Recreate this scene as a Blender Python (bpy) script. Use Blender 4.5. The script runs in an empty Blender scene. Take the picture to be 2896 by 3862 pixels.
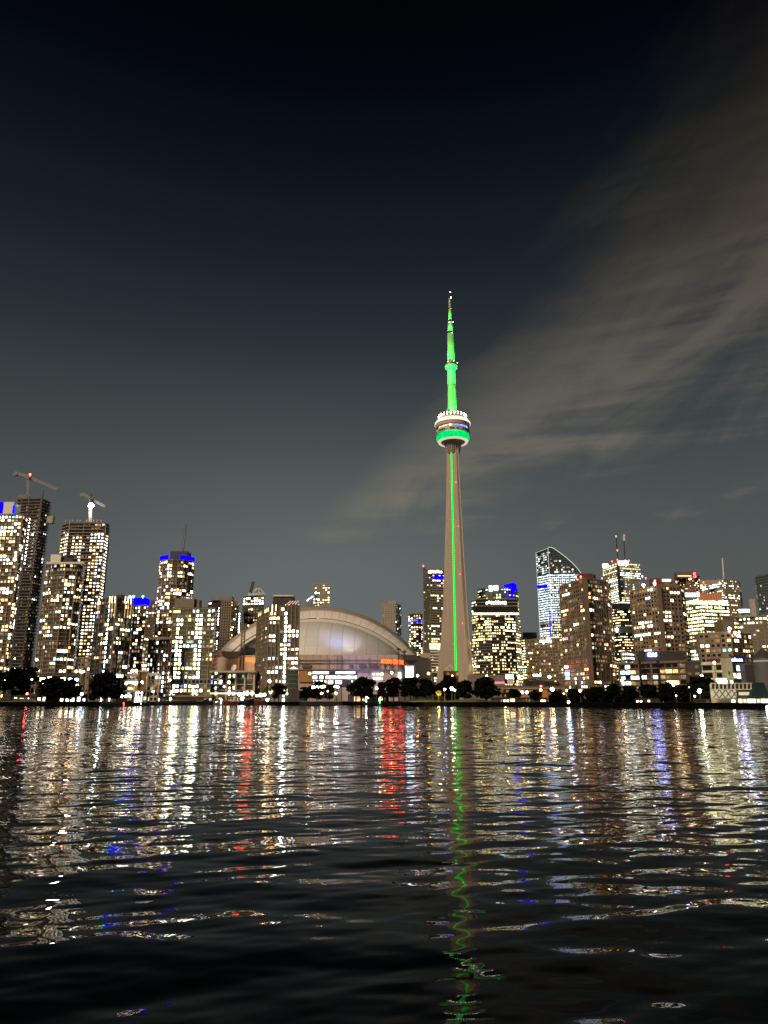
import bpy, math, random
import numpy as np
from mathutils import Vector, Matrix

S = bpy.context.scene
COL = S.collection
R = math.radians

# ------------------------------------------------------------------ camera, sky, sun lamp standing in for city light, exposure
F, CX, CY, PITCH, H = 2800.0, 1448.0, 1931.0, R(14.21), 3.0
cam = bpy.data.cameras.new('camera')
cam.sensor_fit = 'VERTICAL'
cam.sensor_height = 36.0
cam.lens = 36.0 * F / 3862.0
cam.clip_start = 0.2
cam.clip_end = 30000
camo = bpy.data.objects.new('camera', cam)
COL.objects.link(camo)
camo.location = (0, 0, H)
camo.rotation_euler = (R(90) + PITCH, 0, 0)
S.camera = camo

S.view_settings.view_transform = 'Standard'
S.view_settings.look = 'None'
S.view_settings.exposure = 0.0
S.view_settings.gamma = 1.0
S.render.engine = 'CYCLES'
S.cycles.max_bounces = 6
S.cycles.diffuse_bounces = 2
S.cycles.glossy_bounces = 3
S.cycles.transmission_bounces = 2
S.cycles.sample_clamp_indirect = 12.0
S.cycles.use_denoising = True
S.cycles.filter_width = 1.55

world = bpy.data.worlds.new('World')
S.world = world
world.use_nodes = True
nt = world.node_tree
nt.nodes.clear()
def wn(t, **k):
    n = nt.nodes.new(t)
    for a, b in k.items():
        setattr(n, a, b)
    return n
def wm(op, a, b=None, c=None, clamp=False):
    n = nt.nodes.new('ShaderNodeMath')
    n.operation = op
    n.use_clamp = clamp
    for i, v in enumerate((a, b, c)):
        if v is None:
            continue
        if isinstance(v, (int, float)):
            n.inputs[i].default_value = v
        else:
            nt.links.new(v, n.inputs[i])
    return n.outputs[0]
tc = wn('ShaderNodeTexCoord')
sep = wn('ShaderNodeSeparateXYZ')
nt.links.new(tc.outputs['Generated'], sep.inputs[0])
dx, dy, dz = sep.outputs
el = wm('MULTIPLY', wm('ARCSINE', dz), 180 / math.pi)
az = wm('MULTIPLY', wm('ARCTAN2', dx, dy), 180 / math.pi)
ramp = wn('ShaderNodeValToRGB')
nt.links.new(wm('DIVIDE', el, 60.0, clamp=True), ramp.inputs[0])
SKY = [(0.0, (.095, .106, .103)), (6, (.091, .102, .100)), (12, (.079, .090, .089)), (18, (.055, .066, .068)), (25, (.0285, .037, .041)),
       (31, (.0140, .0195, .0240)), (37, (.0058, .0095, .0128)), (43, (.0018, .0032, .0055)), (49, (.0006, .0009, .0018)), (60, (.0003, .0003, .0008))]
cr = ramp.color_ramp
cr.interpolation = 'CARDINAL'
while len(cr.elements) < len(SKY):
    cr.elements.new(0.5)
for e, (p, c) in zip(cr.elements, SKY):
    e.position = p / 60.0
    e.color = (*c, 1)
# brownish cloud bank that climbs to the right, lit by the city
def wnoise_(ax, ay, sc, det, rough, dist):
    c = wn('ShaderNodeCombineXYZ')
    nt.links.new(ax, c.inputs[0]); nt.links.new(ay, c.inputs[1])
    n = wn('ShaderNodeTexNoise')
    n.inputs['Scale'].default_value = sc; n.inputs['Detail'].default_value = det
    n.inputs['Roughness'].default_value = rough; n.inputs['Distortion'].default_value = dist
    nt.links.new(c.outputs[0], n.inputs['Vector'])
    return n.outputs['Fac']
def wsmooth(x, a, b):
    m = wn('ShaderNodeMapRange'); m.interpolation_type = 'SMOOTHSTEP'
    nt.links.new(x, m.inputs[0]); m.inputs[1].default_value = a; m.inputs[2].default_value = b
    return m.outputs[0]
along = wm('ADD', wm('MULTIPLY', az, .88), wm('MULTIPLY', el, .47))
across = wm('SUBTRACT', wm('MULTIPLY', el, .88), wm('MULTIPLY', az, .47))
billow = wnoise_(wm('MULTIPLY', along, .07), wm('MULTIPLY', across, .15), 1.0, 5, .55, 1.3)
wisp = wnoise_(wm('MULTIPLY', az, .055), wm('MULTIPLY', el, .62), 1.0, 6, .58, .35)
fine = wnoise_(wm('MULTIPLY', along, .16), wm('MULTIPLY', across, .75), 1.0, 5, .6, .8)
cen = wm('ADD', 16.0, wm('MULTIPLY', az, .545))
hw = wm('MAXIMUM', wm('ADD', 2.6, wm('MULTIPLY', az, .29)), .9)
off = wm('DIVIDE', wm('SUBTRACT', el, cen), hw)
off = wm('ADD', off, wm('MULTIPLY', wm('SUBTRACT', billow, .5), 2.2))
lowsharp = wsmooth(wm('ADD', off, wm('MULTIPLY', wm('SUBTRACT', wisp, .5), 1.7)), -1.5, -.15)
upsoft = wm('SUBTRACT', 1.0, wsmooth(wm('ADD', off, wm('MULTIPLY', wm('SUBTRACT', fine, .5), .5)), -.45, 1.6))
reach = wsmooth(wm('ADD', az, wm('MULTIPLY', wm('SUBTRACT', billow, .5), 12.0)), -6.0, 3.0)
tex = wm('ADD', wm('MULTIPLY', wsmooth(wisp, .30, .70), .40), wm('MULTIPLY', wsmooth(billow, .28, .68), .60))
dens = wm('MULTIPLY', wm('MULTIPLY', wm('MULTIPLY', lowsharp, upsoft), reach), wm('ADD', .42, tex))
def wgauss(a, c, w):  # squared distance from c in units of w
    return wm('POWER', wm('ABSOLUTE', wm('DIVIDE', wm('SUBTRACT', a, c), w)), 2.0)
puff = wm('POWER', 2.718, wm('MULTIPLY', wm('ADD', wgauss(az, -4.4, 2.3), wgauss(el, 12.7, .6)), -1.0))
dens = wm('ADD', dens, wm('MULTIPLY', puff, wm('MULTIPLY', wsmooth(wisp, .25, .75), .55)))
mixc = wn('ShaderNodeMix', data_type='RGBA', blend_type='MIX')
mixc.clamp_factor = True
nt.links.new(wm('MULTIPLY', dens, .98), mixc.inputs['Factor'])
# the city glow is strongest low in the sky above the stadium
gl = wm('POWER', 2.718, wm('MULTIPLY', wm('POWER', wm('ABSOLUTE', wm('DIVIDE', wm('ADD', az, 5.0), 17.0)), 2.0), -1.0))
gl = wm('MULTIPLY', gl, wm('SUBTRACT', 1.0, wsmooth(el, 8.0, 34.0)))
vm = wn('ShaderNodeVectorMath', operation='SCALE')
nt.links.new(ramp.outputs[0], vm.inputs[0]); nt.links.new(wm('ADD', 1.0, wm('MULTIPLY', gl, .48)), vm.inputs['Scale'])
nt.links.new(vm.outputs[0], mixc.inputs['A'])
cr2 = wn('ShaderNodeValToRGB')
nt.links.new(wm('DIVIDE', el, 60.0, clamp=True), cr2.inputs[0])
CL = [(0, (.21, .21, .18)), (12, (.205, .198, .158)), (16, (.160, .150, .122)), (21, (.118, .111, .098)), (27, (.092, .084, .071)), (33, (.060, .050, .037)), (42, (.018, .0145, .011)), (50, (.004, .003, .0025))]
while len(cr2.color_ramp.elements) < len(CL):
    cr2.color_ramp.elements.new(.5)
for e, (p, c) in zip(cr2.color_ramp.elements, CL):
    e.position = p / 60.0
    e.color = (*c, 1)
nt.links.new(cr2.outputs[0], mixc.inputs['B'])
bg = wn('ShaderNodeBackground')
bg.inputs[1].default_value = 1.0
nt.links.new(mixc.outputs['Result'], bg.inputs[0])
nt.links.new(bg.outputs[0], wn('ShaderNodeOutputWorld').inputs[0])

sun = bpy.data.lights.new('night_glow_sun', 'SUN')
sun.energy = 2.7
sun.angle = R(10)
sun.color = (1.0, .76, .52)
suno = bpy.data.objects.new('night_glow_sun', sun)
COL.objects.link(suno)
suno.rotation_euler = Vector((0.56, 0.72, -0.50)).to_track_quat('-Z', 'Y').to_euler()

# ------------------------------------------------------------------ pixel <-> place helpers (photograph is 2896 x 3862)
def elev(py):
    return PITCH + math.atan((CY - py) / F)
def zat(py, Y):
    return H + Y * math.tan(elev(py))
def xat(px, z, Y):
    return (px - CX) / F * (Y * math.cos(PITCH) + (z - H) * math.sin(PITCH))
def P(px, py, Y):
    z = zat(py, Y)
    return Vector((xat(px, z, Y), Y, z))
def mpp(Y, z=20):
    return (Y * math.cos(PITCH) + (z - H) * math.sin(PITCH)) / F
LAND = 2.0

# ------------------------------------------------------------------ materials
MATS = {}
def mat(name, color, rough=.7, metal=0.0, var=.25, scale=.35, spec=.4):
    if name in MATS:
        return MATS[name]
    m = bpy.data.materials.new(name)
    m.use_nodes = True
    n = m.node_tree
    b = n.nodes['Principled BSDF']
    b.inputs['Roughness'].default_value = rough
    b.inputs['Metallic'].default_value = metal
    b.inputs['Specular IOR Level'].default_value = spec
    if var > 0:
        tx = n.nodes.new('ShaderNodeTexCoord')
        no = n.nodes.new('ShaderNodeTexNoise')
        no.inputs['Scale'].default_value = scale
        no.inputs['Detail'].default_value = 5
        n.links.new(tx.outputs['Object'], no.inputs['Vector'])
        mx = n.nodes.new('ShaderNodeMix'); mx.data_type = 'RGBA'
        mx.inputs['A'].default_value = (*[c * (1 - var) for c in color], 1)
        mx.inputs['B'].default_value = (*[min(1, c * (1 + var)) for c in color], 1)
        n.links.new(no.outputs['Fac'], mx.inputs['Factor'])
        n.links.new(mx.outputs['Result'], b.inputs['Base Color'])
    else:
        b.inputs['Base Color'].default_value = (*color, 1)
    MATS[name] = m
    return m
def emit(name, color, strength, sample=False):
    if name in MATS:
        return MATS[name]
    m = bpy.data.materials.new(name)
    m.use_nodes = True
    n = m.node_tree
    n.nodes.clear()
    e = n.nodes.new('ShaderNodeEmission')
    e.inputs[0].default_value = (*color, 1)
    e.inputs[1].default_value = strength
    n.links.new(e.outputs[0], n.nodes.new('ShaderNodeOutputMaterial').inputs[0])
    m.cycles.emission_sampling = 'AUTO' if sample else 'NONE'
    MATS[name] = m
    return m
def glow(name, attr):
    """lit window: colour and strength come from the pane itself, with an uneven room behind it"""
    m = bpy.data.materials.new(name)
    m.use_nodes = True
    n = m.node_tree
    n.nodes.clear()
    e = n.nodes.new('ShaderNodeEmission')
    if attr:
        a = n.nodes.new('ShaderNodeAttribute'); a.attribute_name = 'glow'
        col, alp = a.outputs['Color'], a.outputs['Alpha']
    else:
        a = n.nodes.new('ShaderNodeObjectInfo')
        col, alp = a.outputs['Color'], a.outputs['Alpha']
    g = n.nodes.new('ShaderNodeNewGeometry')
    no = n.nodes.new('ShaderNodeTexNoise')
    no.inputs['Scale'].default_value = .55
    no.inputs['Detail'].default_value = 2
    n.links.new(g.outputs['Position'], no.inputs['Vector'])
    mr_ = n.nodes.new('ShaderNodeMapRange')
    mr_.inputs[1].default_value = .3; mr_.inputs[2].default_value = .7
    mr_.inputs[3].default_value = .25; mr_.inputs[4].default_value = 1.75
    n.links.new(no.outputs['Fac'], mr_.inputs[0])
    mu = n.nodes.new('ShaderNodeMath'); mu.operation = 'MULTIPLY'
    n.links.new(alp, mu.inputs[0]); n.links.new(mr_.outputs[0], mu.inputs[1])
    mu2 = n.nodes.new('ShaderNodeMath'); mu2.operation = 'MULTIPLY'
    n.links.new(mu.outputs[0], mu2.inputs[0]); mu2.inputs[1].default_value = 26.0
    n.links.new(col, e.inputs[0]); n.links.new(mu2.outputs[0], e.inputs[1])
    n.links.new(e.outputs[0], n.nodes.new('ShaderNodeOutputMaterial').inputs[0])
    m.cycles.emission_sampling = 'NONE'
    return m
GLOW_O, GLOW_A = glow('lit_window', False), glow('lit_windows_far', True)

concrete = mat('pale_concrete', (.36, .31, .26))
beige = mat('beige_concrete', (.42, .34, .26))
brown = mat('brown_brick', (.28, .22, .155))
darkbrown = mat('dark_brown_brick', (.15, .11, .08))
darkglass = mat('dark_glass', (.022, .024, .026), .15, var=.4, spec=.5)
greenglass = mat('green_glass', (.10, .105, .075), .2, var=.3)
blueglass = mat('blue_grey_glass', (.045, .06, .07), .2, var=.3)
slabm = mat('slab_concrete', (.40, .33, .25))
slabdim = mat('slab_dim', (.20, .165, .125))
greyclad = mat('grey_cladding', (.22, .21, .19))
olive = mat('olive_cladding', (.17, .17, .13))
white = mat('white_paint', (.72, .68, .62), .5)
steel = mat('crane_steel', (.35, .30, .25), .5)
blacksteel = mat('black_steel', (.03, .03, .03), .5)
darkroof = mat('dark_roof', (.05, .045, .045))
redmetal = mat('red_metal', (.15, .035, .025), .5)
condoglass = mat('condo_glass', (.085, .073, .055), .25, var=.35)
winglass = mat('unlit_window_glass', (.012, .012, .013), .12, var=.3)
hullblack = mat('black_hull', (.012, .012, .013), .4)
hullred = mat('red_hull', (.10, .022, .018), .4)
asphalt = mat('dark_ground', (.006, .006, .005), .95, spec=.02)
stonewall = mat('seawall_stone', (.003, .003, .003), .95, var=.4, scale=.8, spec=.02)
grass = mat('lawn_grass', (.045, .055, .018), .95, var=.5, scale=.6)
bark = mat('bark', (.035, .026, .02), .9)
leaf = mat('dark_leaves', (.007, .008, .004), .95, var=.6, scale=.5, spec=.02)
leafy = mat('lamplit_leaves', (.10, .10, .02), .8, var=.5, scale=.6)  # leaves with yellow lamplight put into their colour

# ------------------------------------------------------------------ mesh buckets and tags
class MB:
    def __init__(self):
        self.v, self.f, self.m = [], [], []
    def quad(self, a, b, c, d, m=0):
        i = len(self.v)
        self.v += [tuple(a), tuple(b), tuple(c), tuple(d)]
        self.f.append((i, i + 1, i + 2, i + 3)); self.m.append(m)
    def poly(self, pts, m=0):
        i = len(self.v)
        self.v += [tuple(p) for p in pts]
        self.f.append(tuple(range(i, i + len(pts)))); self.m.append(m)
    def frame_box(self, o, ux, uy, uz, m=0):
        o, ux, uy, uz = Vector(o), Vector(ux), Vector(uy), Vector(uz)
        i = len(self.v)
        for k in range(8):
            self.v.append(tuple(o + ux * (k & 1) + uy * (k >> 1 & 1) + uz * (k >> 2 & 1)))
        for q in ((0, 2, 3, 1), (4, 5, 7, 6), (0, 1, 5, 4), (2, 6, 7, 3), (0, 4, 6, 2), (1, 3, 7, 5)):
            self.f.append(tuple(i + j for j in q)); self.m.append(m)
    def box(self, x0, x1, y0, y1, z0, z1, m=0):
        self.frame_box((x0, y0, z0), (x1 - x0, 0, 0), (0, y1 - y0, 0), (0, 0, z1 - z0), m)
    def bar(self, a, b, w, m=0):
        a, b = Vector(a), Vector(b)
        d = b - a
        if d.length < 1e-6:
            return
        s = d.cross(Vector((0, 0, 1)))
        if s.length < 1e-3 * d.length:
            s = Vector((1, 0, 0))
        s = s.normalized() * w
        t_ = d.cross(s).normalized() * w
        self.frame_box(a - s / 2 - t_ / 2, d, s, t_, m)
    def prism(self, pts, z0, z1, m=0, mtop=None):
        n = len(pts)
        self.poly([(x, y, z1) for x, y in pts], m if mtop is None else mtop)
        for i in range(n):
            a, b = pts[i], pts[(i + 1) % n]
            self.quad((*a, z0), (*b, z0), (*b, z1), (*a, z1), m)
    def lathe(self, prof, n=32, c=(0, 0, 0), m=0, ph=0.0):
        i0 = len(self.v)
        for r, z in prof:
            for k in range(n):
                a = 2 * math.pi * k / n + ph
                self.v.append((c[0] + r * math.cos(a), c[1] + r * math.sin(a), c[2] + z))
        for j in range(len(prof) - 1):
            for k in range(n):
                k2 = (k + 1) % n
                self.f.append((i0 + j * n + k, i0 + j * n + k2, i0 + (j + 1) * n + k2, i0 + (j + 1) * n + k)); self.m.append(m)
    def ball(self, c, r, m=0, n=8, sz=1.0):
        self.lathe([(max(1e-3, r * math.sin(math.pi * k / 6)), -r * sz * math.cos(math.pi * k / 6)) for k in range(7)], n, c, m)
    def lattice(self, a, b, w, bar, n, m=0):
        a, b = Vector(a), Vector(b)
        d = (b - a)
        s = d.cross(Vector((0, 0, 1)))
        if s.length < 1e-3 * d.length:
            s = Vector((1, 0, 0))
        s = s.normalized() * (w / 2)
        t_ = d.cross(s).normalized() * (w / 2)
        cs = [s + t_, s - t_, -s - t_, -s + t_]
        for c in cs:
            self.bar(a + c, b + c, bar, m)
        for k in range(n):
            p, q = a + d * (k / n), a + d * ((k + 1) / n)
            for j in range(4):
                self.bar(p + cs[j], q + cs[(j + 1) % 4], bar * .7, m)
                self.bar(q + cs[j], q + cs[(j + 1) % 4], bar * .6, m)
    def build(self, name, mats, parent=None, smooth=False, loc=None):
        me = bpy.data.meshes.new(name)
        me.from_pydata(self.v, [], self.f)
        if not isinstance(mats, (list, tuple)):
            mats = [mats]
        for m in mats:
            me.materials.append(m)
        if len(mats) > 1:
            me.polygons.foreach_set('material_index', self.m)
        if smooth:
            me.polygons.foreach_set('use_smooth', [True] * len(self.f))
        o = bpy.data.objects.new(name, me)
        COL.objects.link(o)
        if loc is not None:
            o.location = loc
        if parent is not None:
            o.parent = parent
        return o

def tag(o, label=None, cat=None, group=None, kind=None):
    for k, v in (('label', label), ('category', cat), ('group', group), ('kind', kind)):
        if v:
            o[k] = v
    return o
def thing(name, label, cat, loc=(0, 0, 0), group=None, rz=0.0):
    o = bpy.data.objects.new(name, None)
    o.empty_display_size = .5
    COL.objects.link(o)
    o.location = loc
    o.rotation_euler = (0, 0, rz)
    return tag(o, label, cat, group)
def rel(root, p):
    return Vector(p) - root.location
def lamp(name, kind, parent, loc, color, energy, **k):
    l = bpy.data.lights.new(name, kind)
    l.energy = energy
    l.color = color
    for a, b in k.items():
        if a != 'aim':
            setattr(l, a, b)
    o = bpy.data.objects.new(name, l)
    COL.objects.link(o)
    o.parent = parent
    o.location = loc
    if 'aim' in k:
        o.rotation_euler = Vector(k['aim']).to_track_quat('-Z', 'Y').to_euler()
    return o
def textmesh(name, s, size, mats, parent, loc, rz, extrude=.15, bold=.02, width=None):
    c = bpy.data.curves.new(name, 'FONT')
    c.body = s
    c.size = size
    c.extrude = extrude
    c.offset = bold
    c.align_x = 'CENTER'
    tmp = bpy.data.objects.new(name + '_tmp', c)
    COL.objects.link(tmp)
    dg = bpy.context.evaluated_depsgraph_get()
    me = bpy.data.meshes.new_from_object(tmp.evaluated_get(dg))
    bpy.data.objects.remove(tmp)
    bpy.data.curves.remove(c)
    me.materials.clear()
    me.materials.append(mats)
    me.materials.append(blacksteel)
    for p in me.polygons:
        p.material_index = 0 if p.normal.z > .5 else 1
    o = bpy.data.objects.new(name, me)
    COL.objects.link(o)
    o.parent = parent
    o.location = loc
    o.rotation_euler = (R(90), 0, rz)
    if width:
        xs = [v.co.x for v in me.vertices]
        k = width / (max(xs) - min(xs))
        o.scale = (k, 1, 1)
    return o

# ------------------------------------------------------------------ buildings
pane = bpy.data.meshes.new('window_pane')
pane.from_pydata([(-.5, 0, -.5), (.5, 0, -.5), (.5, 0, .5), (-.5, 0, .5)], [], [(0, 1, 2, 3)])
pane.materials.append(GLOW_O)
WARM = [(1, .50, .16), (1, .60, .24), (1, .67, .32), (1, .73, .40), (1, .80, .52)]
MIX = WARM + [(1, .86, .62), (1, .92, .74), (.80, .94, .96)]
COOL = [(.66, .88, 1), (.80, .95, .98), (.90, 1, .88), (1, .93, .72)]
LIME = [(1, .80, .28), (.95, .86, .36), (1, .86, .45), (.86, .95, .55)]
ODD = [(.25, .3, 1), (.9, .3, .8), (.3, .9, .9), (1, .35, .25), (.5, .4, 1)]

def apartments(p, run=(1, 3), pal=MIX, k=2.2, odd=.02, hot=.07, sig=.32, glim=.34):
    """flats: short runs of cells lit together"""
    def f(rng, nf, nc, z0, z1):
        out = {}
        for r in range(nf):
            c = 0
            while c < nc:
                n = rng.randint(*run)
                if rng.random() < p:
                    col = rng.choice(ODD) if rng.random() < odd else rng.choice(pal)
                    s = k * 10 ** rng.gauss(-.18, sig)
                    m_ = min(nc, c + n) - c
                    if m_ > 1 and rng.random() < .32:
                        out[r, c] = (col, s * rng.uniform(.7, 1.3) * (2.6 if rng.random() < hot else 1), m_)
                        c += n
                        continue
                    for q in range(c, min(nc, c + n)):
                        if rng.random() < .88:
                            out[r, q] = (col, s * rng.uniform(.6, 1.3) * (2.6 if rng.random() < hot else 1))
                elif rng.random() < glim:
                    for q in range(c, min(nc, c + n)):
                        out[r, q] = (rng.choice(WARM), rng.uniform(.02, .18))
                c += n
        return out
    return f
def offices(p, fill=.85, pal=LIME, k=1.8, dim=.25):
    """offices: whole floors on or off"""
    def f(rng, nf, nc, z0, z1):
        out = {}
        for r in range(nf):
            on = rng.random() < p
            col = rng.choice(pal)
            s = k * 10 ** rng.gauss(-.1, .22)
            for q in range(nc):
                if on and rng.random() < fill:
                    out[r, q] = (col, s * rng.uniform(.5, 1.4))
                elif rng.random() < dim:
                    out[r, q] = (rng.choice(pal), k * rng.uniform(.08, .7))
        return out
    return f
def stack(*fs):
    def f(*a):
        out = {}
        for g in fs:
            out.update(g(*a))
        return out
    return f
def column(frac, k=6, pal=COOL, lo=0, hi=1, width=1, keep=.95):
    """a lit stairwell or bay that runs up the front"""
    def f(rng, nf, nc, z0, z1):
        c = min(nc - 1, int(frac * nc))
        return {(r, q): (rng.choice(pal), k * rng.uniform(.5, 1.4)) for r in range(int(lo * nf), int(hi * nf)) for q in range(c, min(nc, c + width)) if rng.random() < keep}
    return f
def rows(lo, hi, pal=COOL, k=4, keep=.95):
    def f(rng, nf, nc, z0, z1):
        return {(r, q): (rng.choice(pal), k * rng.uniform(.5, 1.4)) for r in range(int(lo * nf), max(int(lo * nf) + 1, int(hi * nf))) for q in range(nc) if rng.random() < keep}
    return f

def solve(corners, Y, ref):
    z = zat(corners[ref][1], Y)
    return [(xat(px, z, z_ := (z - H) / math.tan(elev(py))), z_) for px, py in corners], z
def round_corners(px, half, py, Y, n=9):
    z = zat(py, Y)
    r = half * mpp(Y, z)
    cx = xat(px, z, Y)
    return [(cx - r * math.cos(math.pi * k / (n - 1)), Y - r * math.sin(math.pi * k / (n - 1))) for k in range(n)], z
SEED = [100]
def bld(name, label, cat, corners, Y, ref=0, fl=3.0, cw=3.0, wall=concrete, trim=slabm, slab=(.35, .5), mull=(0, .3, .3), win=(.8, .6),
        lit=None, dark=False, depth=25.0, base=LAND, pts=None, ztop=None, maxw=90, faces=None, parapet=.8, group=None, cap=None):
    SEED[0] += 1
    rng = random.Random(SEED[0])
    if pts is None:
        pts, ztop = solve(corners, Y, ref)
    cxm = sum(p[0] for p in pts) / len(pts)
    cym = min(p[1] for p in pts)
    root = thing(name, label, cat, (cxm, cym, base), group)
    L = [(x - cxm, y - cym) for x, y in pts]
    k = .86
    (xa, ya), (xb, yb) = pts[0], pts[-1]
    back = [(xb + xb / yb * depth * k - cxm, yb + depth - cym), (xa + xa / ya * depth * k - cxm, ya + depth - cym)]
    ht = ztop - base
    w = MB()
    w.prism(L + back, 0, ht, 0, 2)
    wins = []
    nf = max(1, int(round((ht - parapet) / fl)))
    fh = (ht - parapet) / nf
    for fi in range(len(L) - 1):
        A, B = Vector((*L[fi], 0)), Vector((*L[fi + 1], 0))
        u = B - A
        ln = u.length
        u.normalize()
        n = Vector((u.y, -u.x, 0))
        rz = math.atan2(u.y, u.x)
        nc = max(1, int(round(ln / cw)))
        cwid = ln / nc
        st = (faces or {}).get(fi, {})
        f_lit = st.get('lit', lit)
        f_slab = st.get('slab', slab)
        f_mull = st.get('mull', mull)
        f_dark = st.get('dark', dark)
        f_win = st.get('win', win)
        if f_slab:
            for r in range(nf + 1):
                w.frame_box(A + Vector((0, 0, r * fh - (f_slab[0] if r else 0))) + n * .003, u * ln, n * f_slab[1], Vector((0, 0, f_slab[0])), 1)
        if f_mull[0]:
            for c in range(0, nc + 1, f_mull[0]):
                w.frame_box(A + u * (c * cwid - f_mull[1] / 2) + n * .004, u * f_mull[1], n * f_mull[2], Vector((0, 0, ht - .05)), 1)
        L_ = f_lit(rng, nf, nc, 0, ht) if f_lit else {}
        for r in range(nf):
            for c in range(nc):
                g = L_.get((r, c))
                if g is None and not f_dark:
                    continue
                sp_ = g[2] if g and len(g) > 2 else 1
                if any((r, c - q) in L_ and len(L_[r, c - q]) > 2 and L_[r, c - q][2] > q for q in (1, 2)):
                    continue
                ww = cwid * (sp_ - 1 + f_win[0] * (rng.uniform(.5, .86) if g and not f_dark else 1))
                hk = rng.uniform(.62, 1.0) if g and not f_dark else 1
                cen_ = A + u * ((c + .5 * sp_) * cwid + (0 if f_dark else rng.uniform(-.06, .06) * cwid)) + Vector((0, 0, (r + .5) * fh - .08 * fh - (1 - hk) * .3 * fh)) + n * .06
                wins.append((cen_, rz, u, ww, fh * f_win[1] * hk, g))
    w.build('wall', [wall, trim, darkroof], root)
    litw = [x for x in wins if x[5]]
    litw.sort(key=lambda x: -x[3] * x[4] * min(2.0, x[5][1]))
    solo, rest = litw[:maxw], litw[maxw:]
    for cen_, rz, u, ww, hh, g in solo:
        o = bpy.data.objects.new('window', pane)
        COL.objects.link(o)
        o.parent = root
        o.location = cen_
        o.rotation_euler = (0, 0, rz)
        o.scale = (ww, 1, hh)
        o.color = (*g[0], g[1] / 10.0)
    rest = rest + [x for x in wins if not x[5]]
    if rest:
        m = MB()
        cols = []
        for cen_, rz, u, ww, hh, g in rest:
            a, b, z = u * (ww / 2), u * (ww / 2), Vector((0, 0, hh / 2))
            m.quad(cen_ - a - z, cen_ + b - z, cen_ + b + z, cen_ - a + z, 0 if g else 1)
            cols += ([*g[0], g[1] / 10.0] if g else [0, 0, 0, 0]) * 4
        o = m.build('windows', [GLOW_A, winglass], root)
        at = o.data.attributes.new('glow', 'FLOAT_COLOR', 'POINT')
        at.data.foreach_set('color', cols)
        o['kind'] = 'stuff'
    root['_z'] = ht
    return root, L, ht

def part_box(root, name, px0, px1, py0, py1, Y, d, m, **k):
    """a box part whose front, seen from the water, spans those photo columns and rows"""
    z0, z1 = zat(py1, Y), zat(py0, Y)
    x0, x1 = xat(px0, z1, Y), xat(px1, z1, Y)
    b = MB()
    l = root.location
    b.box(x0 - l.x, x1 - l.x, Y - l.y, Y + d - l.y, z0 - l.z, z1 - l.z)
    return b.build(name, m, root)
def beacon(root, px, py, Y, r=.7, color='red', name='beacon'):
    ms = {'red': emit('beacon_red', (1, .12, .08), 8), 'white': emit('beacon_white', (1, .95, .88), 30), 'green': emit('beacon_green', (.1, 1, .5), 14), 'blue': emit('beacon_blue', (.12, .2, 1), 16)}
    b = MB()
    b.ball((0, 0, 0), r)
    b.lathe([(r * .35, -r * 1.8), (r * .35, -r * .6)], 6)
    return b.build(name, ms[color], root, loc=rel(root, P(px, py, Y)))
def squiggle(root, px0, px1, py0, py1, Y, m, seed, tall=0.0):
    """an illegible lit fascia sign: overlapping lit strokes of uneven height"""
    rng = random.Random(seed)
    b = MB()
    l = root.location
    n = 9
    for i in range(n):
        a = px0 + (px1 - px0) * i / n
        c = a + (px1 - px0) / n * rng.uniform(.7, 1.0)
        hh = (py1 - py0)
        t0 = py0 + hh * rng.uniform(0, .28)
        t1 = py1 - hh * rng.uniform(0, .22)
        z0, z1 = zat(t1, Y), zat(t0, Y)
        x0, x1 = xat(a, z1, Y), xat(c, z1, Y)
        yy = Y + rng.uniform(0, .1)
        k = (x1 - x0) * .25
        pts = [(x0 + k, z0), (x1 - k, z0), (x1, z0 + k), (x1, z1 - k), (x1 - k, z1), (x0 + k, z1), (x0, z1 - k), (x0, z0 + k)]
        b.poly([(x - l.x, yy - l.y, z - l.z) for x, z in pts])
        b.poly([(x - l.x, yy + .3 - l.y, z - l.z) for x, z in reversed(pts)])
        for i2 in range(8):
            (ax, az_), (bx, bz) = pts[i2], pts[(i2 + 1) % 8]
            b.quad((ax - l.x, yy - l.y, az_ - l.z), (ax - l.x, yy + .3 - l.y, az_ - l.z), (bx - l.x, yy + .3 - l.y, bz - l.z), (bx - l.x, yy - l.y, bz - l.z))
    return b.build('sign_lettering', m, root)

BLUE = emit('blue_light_band', (.0015, .0, 1), 5)
WHITEL = emit('white_light_band', (.92, .98, 1), 7)
WARML = emit('uplit_fin_glow', (1, .72, .36), 5)  # uplight on the roof fins, painted as their own glow
WARMD = emit('uplit_fin_tail', (1, .70, .36), .7)  # dimmer glow painted where the uplight fades
SIGNW = emit('white_sign', (.95, 1, .93), 4)
SIGNB = emit('blue_white_sign', (.14, .20, 1), 30)

# --- left cluster
b, L_, h_ = bld('apartment_tower', 'bright condo tower cut by left edge, white penthouse with blue light', 'tower',
    [(-160, 1940), (84, 1937), (103, 1952)], 600, 1, 3.0, 2.9, condoglass, slabm, (.3, .7), (3, .35, .75), (.86, .72), lit=apartments(.50, (1, 3), MIX, 2.6, .02, .15), maxw=100)
part_box(b, 'penthouse', -10, 54, 1893, 1940, 604, 12, white)
part_box(b, 'blue_light_panel', -10, 13, 1893, 1936, 603.6, .3, BLUE)
part_box(b, 'blue_light_panel', 49, 56, 1905, 1936, 603.6, .3, BLUE)

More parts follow.
